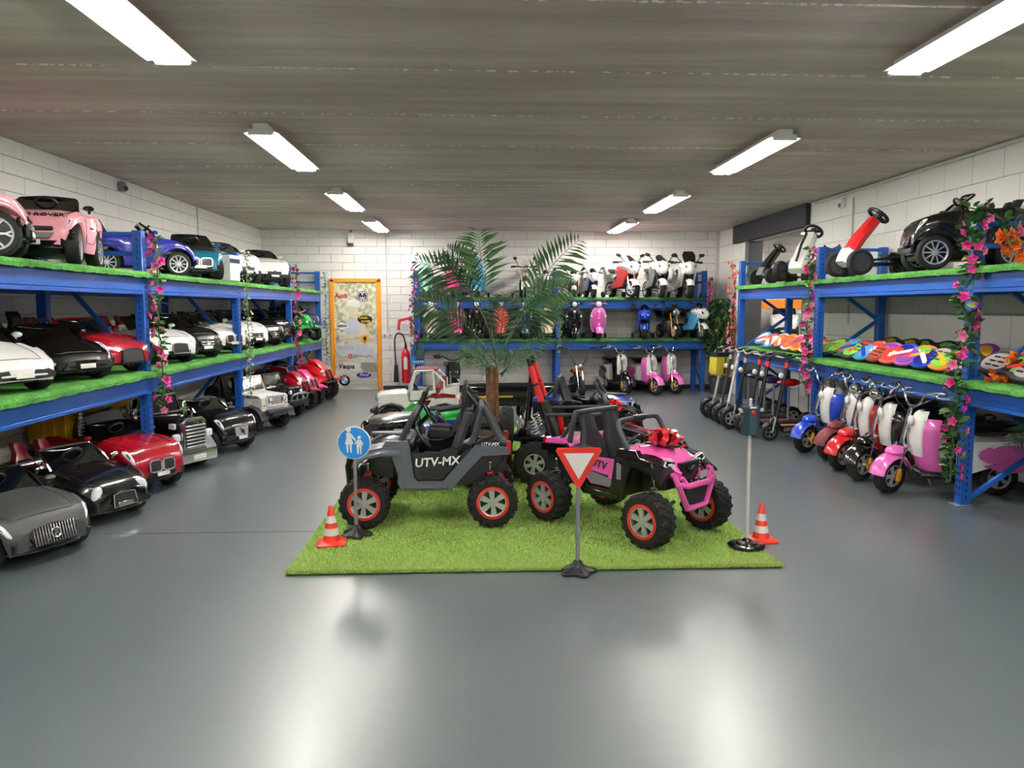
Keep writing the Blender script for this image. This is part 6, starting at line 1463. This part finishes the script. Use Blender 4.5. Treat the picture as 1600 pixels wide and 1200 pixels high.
# faint printed figure and car, flat print
M('print_skin', 'dccdb8', .5); M('print_shirt', 'c4cad2', .5); M('print_line', 'b4afa2', .5); M('print_dark', '8f8a80', .5)
def flat(nm, pts, mat, d=0.):
    P_ = [dpx(*p) for p in pts]
    return ob(nm, MB().prism(P_, yd - d, yd + .001), mat, dr)
flat('printed_head', [(551, 470), (560, 470), (563, 480), (561, 492), (556, 498), (549, 494), (546, 482)], 'print_skin', .0002)
flat('printed_cap', [(545, 478), (547, 470), (556, 466), (564, 471), (566, 480)], 'matt_white', .0004)
flat('printed_shirt', [(544, 500), (558, 498), (568, 506), (566, 520), (556, 527), (544, 522), (538, 512)], 'print_shirt', .0002)
flat('printed_arm', [(566, 506), (574, 512), (581, 526), (572, 530), (560, 526), (535, 530), (523, 524), (530, 518), (548, 522), (564, 520)], 'print_skin', .0003)
flat('printed_bonnet', [(526, 545), (548, 535), (574, 537), (588, 552), (590, 560), (560, 552), (535, 556)], 'print_shirt', .0001)
flat('printed_grille', [(566, 565), (589, 566), (590, 580), (572, 580), (564, 573)], 'print_dark', .0003)
dtext('Audi', 536.5, 463, .115, 'red', bold=.004, sx=1.1)
b1 = ring_disc('badge_round', 569.5, 463.5, [(.102, .102, 'black'), (.09, .09, 'matt_white'), (.078, .078, 'navy')])
dtext('V', 569.5, 459.6, .095, 'matt_white', bold=.003).location.y -= .004; dtext('W', 569.5, 467.2, .095, 'matt_white', bold=.003).location.y -= .004
ring_disc('badge_oval', 572.5, 499, [(.14, .08, 'leaf_dark'), (.128, .07, 'gloss_black')])
dtext('LAND-', 571, 496.5, .055, 'yellow', bold=.003).location.y -= .004; dtext('ROVER', 574, 502, .055, 'yellow', bold=.003).location.y -= .004
ring_disc('badge_ring', 537, 509, [(.09, .09, 'navy'), (.078, .078, 'matt_white')])
flat('badge_bar', [(526.5, 506.5), (547.5, 506.5), (547.5, 511.5), (526.5, 511.5)], 'matt_white', .004)
dtext('NISSAN', 537, 509, .055, 'navy', bold=.003).location.y -= .004
flat('badge_shield', [(565.5, 524.5), (578, 522.5), (577.5, 532), (573, 537), (568, 535), (565.5, 530)], 'yellow', .003)
flat('badge_horse', [(570, 526), (574, 525), (574.5, 529), (572.5, 532), (573, 534.5), (571.5, 534), (571, 530.5), (569, 529)], 'black', .0045)
dtext('(B)', 543, 535, .06, 'print_dark'); dtext('BENTLEY', 542, 543, .07, 'print_dark', sx=1.1)
flat('badge_crest', [(546, 552.5), (552, 552), (552, 556.5), (549.5, 560), (546.5, 557.5)], 'sign_red', .003)
flat('badge_crest_mark', [(548, 554), (550, 554), (549.5, 557), (548.5, 557)], 'matt_white', .0042)
dtext('Lamborghini', 569.5, 555.5, .075, 'dark_grey', shear=.3)
dtext('Vespa', 542.5, 571.5, .125, 'black', bold=.004, shear=.25)
ring_disc('badge_oval', 569.5, 585, [(.15, .058, 'matt_white'), (.142, .052, 'blue_paint')])
dtext('Ford', 569.5, 584.5, .085, 'matt_white', shear=.3, bold=.001).location.y -= .002
b1 = ring_disc('badge_round', 539.5, 593.5, [(.1, .1, 'gloss_black'), (.062, .062, 'matt_white')])
x, z = dpx(539.5, 593.5)
for a in (0, 2): ob('badge_quarter', MB().prism([(x, z)] + [(x + .062 * math.cos(PI / 2 * a + t * PI / 12 + PI / 2), z + .062 * math.sin(PI / 2 * a + t * PI / 12 + PI / 2)) for t in range(7)], yd - .0028, yd), 'sky_blue', dr)
dtext('BMW', 539.5, 588.2, .035, 'matt_white', bold=.001).location.y -= .002
ob('badge_ring', MB().torus((*[dpx(587, 573)[0]], yd, dpx(587, 573)[1]), .05, .005, 'y'), 'print_line', dr)
# ---------------------------------------------------------------- plants and garlands
def leaf_mb(L, w, fold=.25, n=5):
    q = MB(); rows = []
    for i in range(n + 1):
        t = i / n; ww = w * math.sin(PI * (t * .92 + .04)) ** .8
        rows.append([(L * t, -ww, fold * ww + .1 * L * t * (1 - t)), (L * t, 0, .1 * L * t * (1 - t)), (L * t, ww, fold * ww + .1 * L * t * (1 - t))])
    return q.loft(rows, closed=False)
def flower_mb(r, n=5, cup=.45):
    q = MB()
    for rg_, m, sz, c_ in ((0, n, 1., cup), (.5, n, .72, cup + .55)):
        for k in range(m):
            q.T = rotM(0, 0, 2 * PI * (k + rg_) / m) @ rotM(0, -c_, 0)
            q.add(*(lambda z: (z.v, z.f))(leaf_mb(r * sz, r * .4 * sz, .35, 3)))
    q.T = None
    q.ell((0, 0, r * .12), (r * .16, r * .16, r * .14), 7, 4)
    return q
def garland(label, pts, fcol, lcol, nf, nl, fr_, lr, seed, group='flower garlands on the rack posts', leafparts=False, spread=.05, lcol2=None, cat='garland', name='flower_garland'):
    g = random.Random(seed)
    o = thing(name, label, cat, pts[-1], 0, group)
    base = Vector(pts[-1])
    P = [p - base for p in cr(pts, 6)]
    P = [p + Vector((g.uniform(-1, 1), g.uniform(-1, 1), 0)) * .012 for p in P]
    ob('vine', MB().tube(P, .006, 5), lcol, o)
    tot = len(P) - 1
    def at(t):
        f = t * tot; i = min(int(f), tot - 1); return P[i].lerp(P[i + 1], f - i)
    for k in range(nf):
        p = at((k + g.uniform(.2, .8)) / nf)
        a = g.uniform(-PI, 0) if g.random() < .85 else g.uniform(0, PI)
        p = p + Vector((math.cos(a), math.sin(a), g.uniform(-.3, .5))) * spread * g.uniform(.5, 1)
        f = ob('flower', lambda: flower_mb(fr_), fcol[k % len(fcol)], o, key=('flw', fr_), loc=p, rot=(PI / 2 + g.uniform(-.6, .6), g.uniform(-.7, .7), a + PI / 2), sc=g.uniform(.8, 1.25))
    rest = MB()
    for k in range(nl):
        p = at(g.random()); a = g.uniform(0, 2 * PI)
        T = Matrix.Translation(p) @ Euler((g.uniform(-.8, .8), g.uniform(-.9, .5), a)).to_matrix().to_4x4() @ Matrix.Scale(g.uniform(.7, 1.3), 4) @ Matrix.Translation((spread * .3, 0, 0))
        if leafparts and k < 120:
            q = ob('leaf', lambda: leaf_mb(lr, lr * .3), (lcol2 if lcol2 and k % 3 == 0 else lcol), o, key=('lf', lr)); q.matrix_local = T
        else:
            m_ = leaf_mb(lr, lr * .32, n=3); rest.add(m_.v, m_.f, T)
    if rest.v: ob('foliage', rest, lcol, o, kind='stuff')
    return o
def down(x, y, z0, z1, n=6): return [(x, y, z0 + (z1 - z0) * i / (n - 1)) for i in range(n)]
PK = ['petal_pink', 'petal_pink', 'petal_rose']
xl = -2.82
garland('pink flower garland on the nearest visible left rack post', down(xl, 6.99, 2.2, .62), PK, 'leaf', 30, 150, .044, .055, 1, leafparts=True, lcol2='leaf_lime')
garland('white blossom garland on the second visible left rack post', down(xl, 9.66, 2.24, .35), ['petal_white'], 'leaf_pale', 60, 160, .022, .035, 2, spread=.05)
garland('pink flower garland on the third visible left rack post', down(xl, 12.3, 2.22, .6), PK, 'leaf', 26, 120, .046, .045, 3)
garland('pale leaf garland on the last left rack post beside the door', down(xl + .03, 14.4, 2.2, .5), ['petal_white'], 'leaf', 40, 170, .02, .04, 4, spread=.06)
garland('dark leaf garland with rose flowers on the left post of the back rack', down(-1.12, 13.78, 2.22, .7), ['petal_rose', 'petal_pink'], 'leaf_dark', 20, 170, .042, .05, 5, spread=.09)
garland('pale green leaf garland on the middle post of the back rack', down(1.49, 13.78, 2.1, .72), ['petal_white'], 'leaf_pale', 20, 240, .02, .04, 6, spread=.07)
garland('pink garland on the right post of the back rack', down(4.2, 13.8, 2.1, 1.3), ['petal_pink'], 'leaf_dark', 16, 30, .042, .04, 7)
garland('orange flower garland on the far right rack post by the ficus', down(3.68, 11.0, 2.2, .55), ['petal_orange', 'petal_rose'], 'leaf_pale', 70, 60, .035, .035, 8)
garland('pink flower garland on the second right rack post', down(3.68, 8.42, 2.2, .6), PK, 'leaf', 30, 150, .046, .055, 9, leafparts=True, lcol2='leaf_lime')
garland('large leafy garland with pink flowers winding down the front right rack post', [(3.8, 5.72, 2.3), (3.72, 5.7, 2.1), (3.76, 5.7, 1.9), (3.68, 5.68, 1.6), (3.74, 5.69, 1.4), (3.66, 5.68, 1.1), (3.67, 5.68, .8), (3.66, 5.68, .55), (3.65, 5.68, .22)], PK, 'leaf', 38, 380, .042, .07, 10, leafparts=True, lcol2='leaf_lime', spread=.08)
garland('leafy ivy garland along the top bar of the front right upright frame', [(3.7, 5.72, 2.3), (3.9, 5.7, 2.24), (4.1, 5.7, 2.1), (4.3, 5.7, 2.2), (4.5, 5.7, 2.05)], ['petal_rose'], 'leaf', 6, 60, .05, .08, 11, leafparts=True, spread=.07)
garland('orange blossom garland hanging beside the top of the front right post', [(3.92, 5.62, 2.1), (4.02, 5.6, 1.95), (4.15, 5.58, 1.8), (4.3, 5.55, 1.68), (4.42, 5.5, 1.5)], ['petal_orange'], 'leaf_pale', 46, 24, .05, .05, 12, spread=.06)
garland('orange blossom garland hanging beside the front right post at board height', [(4.35, 5.55, 1.38), (4.15, 5.55, 1.22), (4.0, 5.58, 1.1), (3.9, 5.6, .98), (3.87, 5.6, .84)], ['petal_orange'], 'leaf_pale', 46, 24, .05, .05, 13, spread=.06)

def frond(parent, base, tip, arch, w=.2, nl=18, mat='leaf', normal=(0, -.85, .5), start=.3, seed=0, rr=.007):
    g = random.Random(seed)
    b, t = Vector(base), Vector(tip)
    c = (b + t) / 2 + Vector(arch)
    pts = [b * (1 - u) ** 2 + c * 2 * u * (1 - u) + t * u * u for u in [i / 12 for i in range(13)]]
    q = MB().tube(pts, [rr * (1 - .75 * i / 12) for i in range(13)], 5)
    f = ob('frond', q, mat, parent)
    lv = MB(); N = Vector(normal).normalized()
    for k in range(nl):
        u = start + (1 - start) * (k + .5) / nl
        p = b * (1 - u) ** 2 + c * 2 * u * (1 - u) + t * u * u
        d = ((c - b) * (1 - u) + (t - c) * u).normalized()
        s0 = d.cross(N).normalized()
        L = w * (.35 + .9 * math.sin(PI * min(1, (u - start) / (1 - start) * .85 + .15)))
        for s in (-1, 1):
            dr_ = (d * .62 + s0 * s * .85 + Vector((0, 0, -.12 + g.uniform(-.12, .12))) + N * g.uniform(-.12, .2)).normalized()
            l = L * g.uniform(.85, 1.1); nn = dr_.cross(N).normalized() * l * .062
            e = p + dr_ * l + Vector((0, 0, -.12 * l))
            m1 = p + dr_ * l * .45
            up = N * l * .02
            lv.add([p, m1 + nn + up, m1 - nn + up, e, m1], [(0, 4, 1), (0, 2, 4), (4, 3, 1), (4, 2, 3)])
    ob('leaflets', lv, mat, f)
    return f
YP = 7.28
o = thing('potted_palm', 'tall artificial palm in a grey ribbed pot behind the buggies', 'palm', (.155, YP, 0))
ob('pot', MB().loft([[(a * w, b * w, z) for a, b in ((-1, -.9), (-.9, -1), (.9, -1), (1, -.9), (1, .9), (.9, 1), (-.9, 1), (-1, .9))] for z, w in ((0, .155), (.5, .185), (.5, .165), (.44, .16))]), M('pot_grey', '75777a', .7, vary=.15, scale=20), o)
q = MB()
for k in range(22):
    z = .02 + k * .0215; w = .156 + .029 * z / .5
    q.tube([(a * w, b * w, z) for a, b in ((-1, -.9), (-.9, -1), (.9, -1), (1, -.9), (1, .9), (.9, 1), (-.9, 1), (-1, .9))], .0075, 5, closed=True)
ob('ribs', q, 'pot_grey', o, kind='stuff')
ob('soil', MB().box((0, 0, .45), (.31, .31, .02), .004), 'bark', o)
g = random.Random(4)
for k in range(7):
    a = 2 * PI * k / 7; rr = .045 if k else 0
    x, y = rr * math.cos(a) - .005, rr * math.sin(a)
    ob('trunk', MB().tube(cr([(x * 1.6, y * 1.6, .44), (x * 1.2, y, .62), (x, y, .8), (x * 1.2, y * 1.2, .98)], 3), [.03, .03, .029, .028, .027, .026, .025, .025, .022, .02], 7), 'bark', o)
pw = lambda px, py, dy=0.: ((px - 745) / 1200 * (YP + dy) - .155, dy, 1.55 - (py - 481) / 1200 * (YP + dy))
M('palm_leaf', '456b3d', .45, vary=.25, scale=10); M('palm_dark', '2c4a2a', .45, vary=.25, scale=10)
b0 = pw(775, 585)
F = [((775, 585), (728, 535), .0, (-.05, 0, .03), .12, 'palm_leaf', .25), ((775, 585), (715, 548), -.1, (-.05, -.05, .06), .12, 'palm_leaf', .3), ((780, 585), (828, 540), -.1, (.03, 0, .0), .12, 'palm_leaf', .2), ((782, 585), (862, 512), 0., (.05, 0, -.02), .12, 'palm_leaf', .3),
     ((778, 585), (768, 535), -.15, (0, -.05, 0), .12, 'palm_leaf', .1), ((772, 588), (742, 552), -.2, (0, -.05, 0), .1, 'palm_leaf', .2), ((783, 588), (806, 548), -.2, (0, -.05, 0), .1, 'palm_leaf', .2),
     ((774, 560), (652, 410), .1, (.24, 0, .34), .26, 'palm_dark', .42), ((776, 560), (748, 362), .1, (-.06, 0, .1), .26, 'palm_leaf', .5), ((774, 560), (700, 392), .2, (.06, .1, .3), .24, 'palm_dark', .5),
     ((780, 560), (905, 376), .0, (-.08, 0, .22), .26, 'palm_leaf', .42), ((782, 560), (896, 448), -.15, (-.1, 0, .32), .22, 'palm_leaf', .38), ((781, 560), (880, 478), .15, (-.08, 0, .28), .22, 'palm_dark', .35),
     ((772, 565), (648, 470), -.1, (.05, 0, .25), .24, 'palm_dark', .38), ((773, 565), (668, 500), .15, (.03, 0, .22), .22, 'palm_dark', .3),
     ((778, 560), (790, 460), -.25, (0, 0, .05), .2, 'palm_dark', .3),]
for i, (a, b, dy, ar, w, mt, st_) in enumerate(F):
    frond(o, pw(*a), pw(*b, dy), ar, w, 17 if w > .15 else 12, mt, start=st_, seed=i)
# palm whose fronds reach in from the right edge
o = thing('artificial_palm', 'artificial palm by the right wall with fronds reaching past the front right post', 'palm', (4.40, 5.25, 0))
ob('pot', MB().lathe([(0, 0), (.12, 0), (.15, .25), (.13, .25), (.12, .2), (0, .2)], 20), 'black', o)
ob('trunk', MB().tube(cr([(0, 0, .2), (.02, 0, .5), (0, 0, .8)], 4), .03, 8), 'bark', o)
for i, (t, ar) in enumerate((((-.42, .15, .92), (.1, 0, .25)), ((-.5, .1, .55), (.1, 0, .3)), ((-.25, -.1, .45), (0, 0, .3)), ((.1, -.4, .9), (0, 0, .3)), ((-.2, -.3, .75), (0, 0, .3)), ((-.3, .3, .75), (0, 0, .25)), ((.1, .35, .6), (0, 0, .25)))):
    frond(o, (0, 0, .78), t, ar, .2, 30, 'palm_dark' if i % 2 else 'leaf_pale' if i == 1 else 'palm_leaf', start=.2, seed=30 + i)
# ficus
o = thing('potted_ficus', 'bushy ficus in a dark pot in the corner between back and right rack', 'potted plant', (4.40, 13.72, 0))
ob('pot', MB().lathe([(0, 0), (.15, 0), (.19, .3), (.17, .3), (.16, .26), (0, .26)], 22), 'dark_grey', o)
for k in range(4):
    a = k * 1.7
    ob('trunk', MB().tube(cr([(.04 * math.cos(a), .04 * math.sin(a), .25), (.05 * math.cos(a + 1), .05 * math.sin(a + 1), .6), (.06 * math.cos(a + 2), .05 * math.sin(a + 2), .95), (.1 * math.cos(a + 2.5), .1 * math.sin(a + 2.5), 1.35)], 4), .016, 6), 'wood', o)
g = random.Random(9); fo = [MB(), MB()]
for k in range(1500):
    z = g.uniform(.55, 1.72)
    rmax = .34 * math.sin(PI * min(1, max(.05, (z - .42) / 1.42))) ** .6
    a = g.uniform(0, 2 * PI); r_ = rmax * math.sqrt(g.random())
    l = g.uniform(.06, .1); m_ = leaf_mb(l, l * .28, n=3)
    fo[k % 2].add(m_.v, m_.f, Matrix.Translation((min(r_ * math.cos(a), .16), r_ * math.sin(a), z)) @ Euler((g.uniform(-.5, .5), g.uniform(.3, 1.2), g.uniform(0, 6.28))).to_matrix().to_4x4())
ob('foliage', fo[0], 'leaf', o, kind='stuff'); ob('dark_foliage', fo[1], 'leaf_dark', o, kind='stuff')
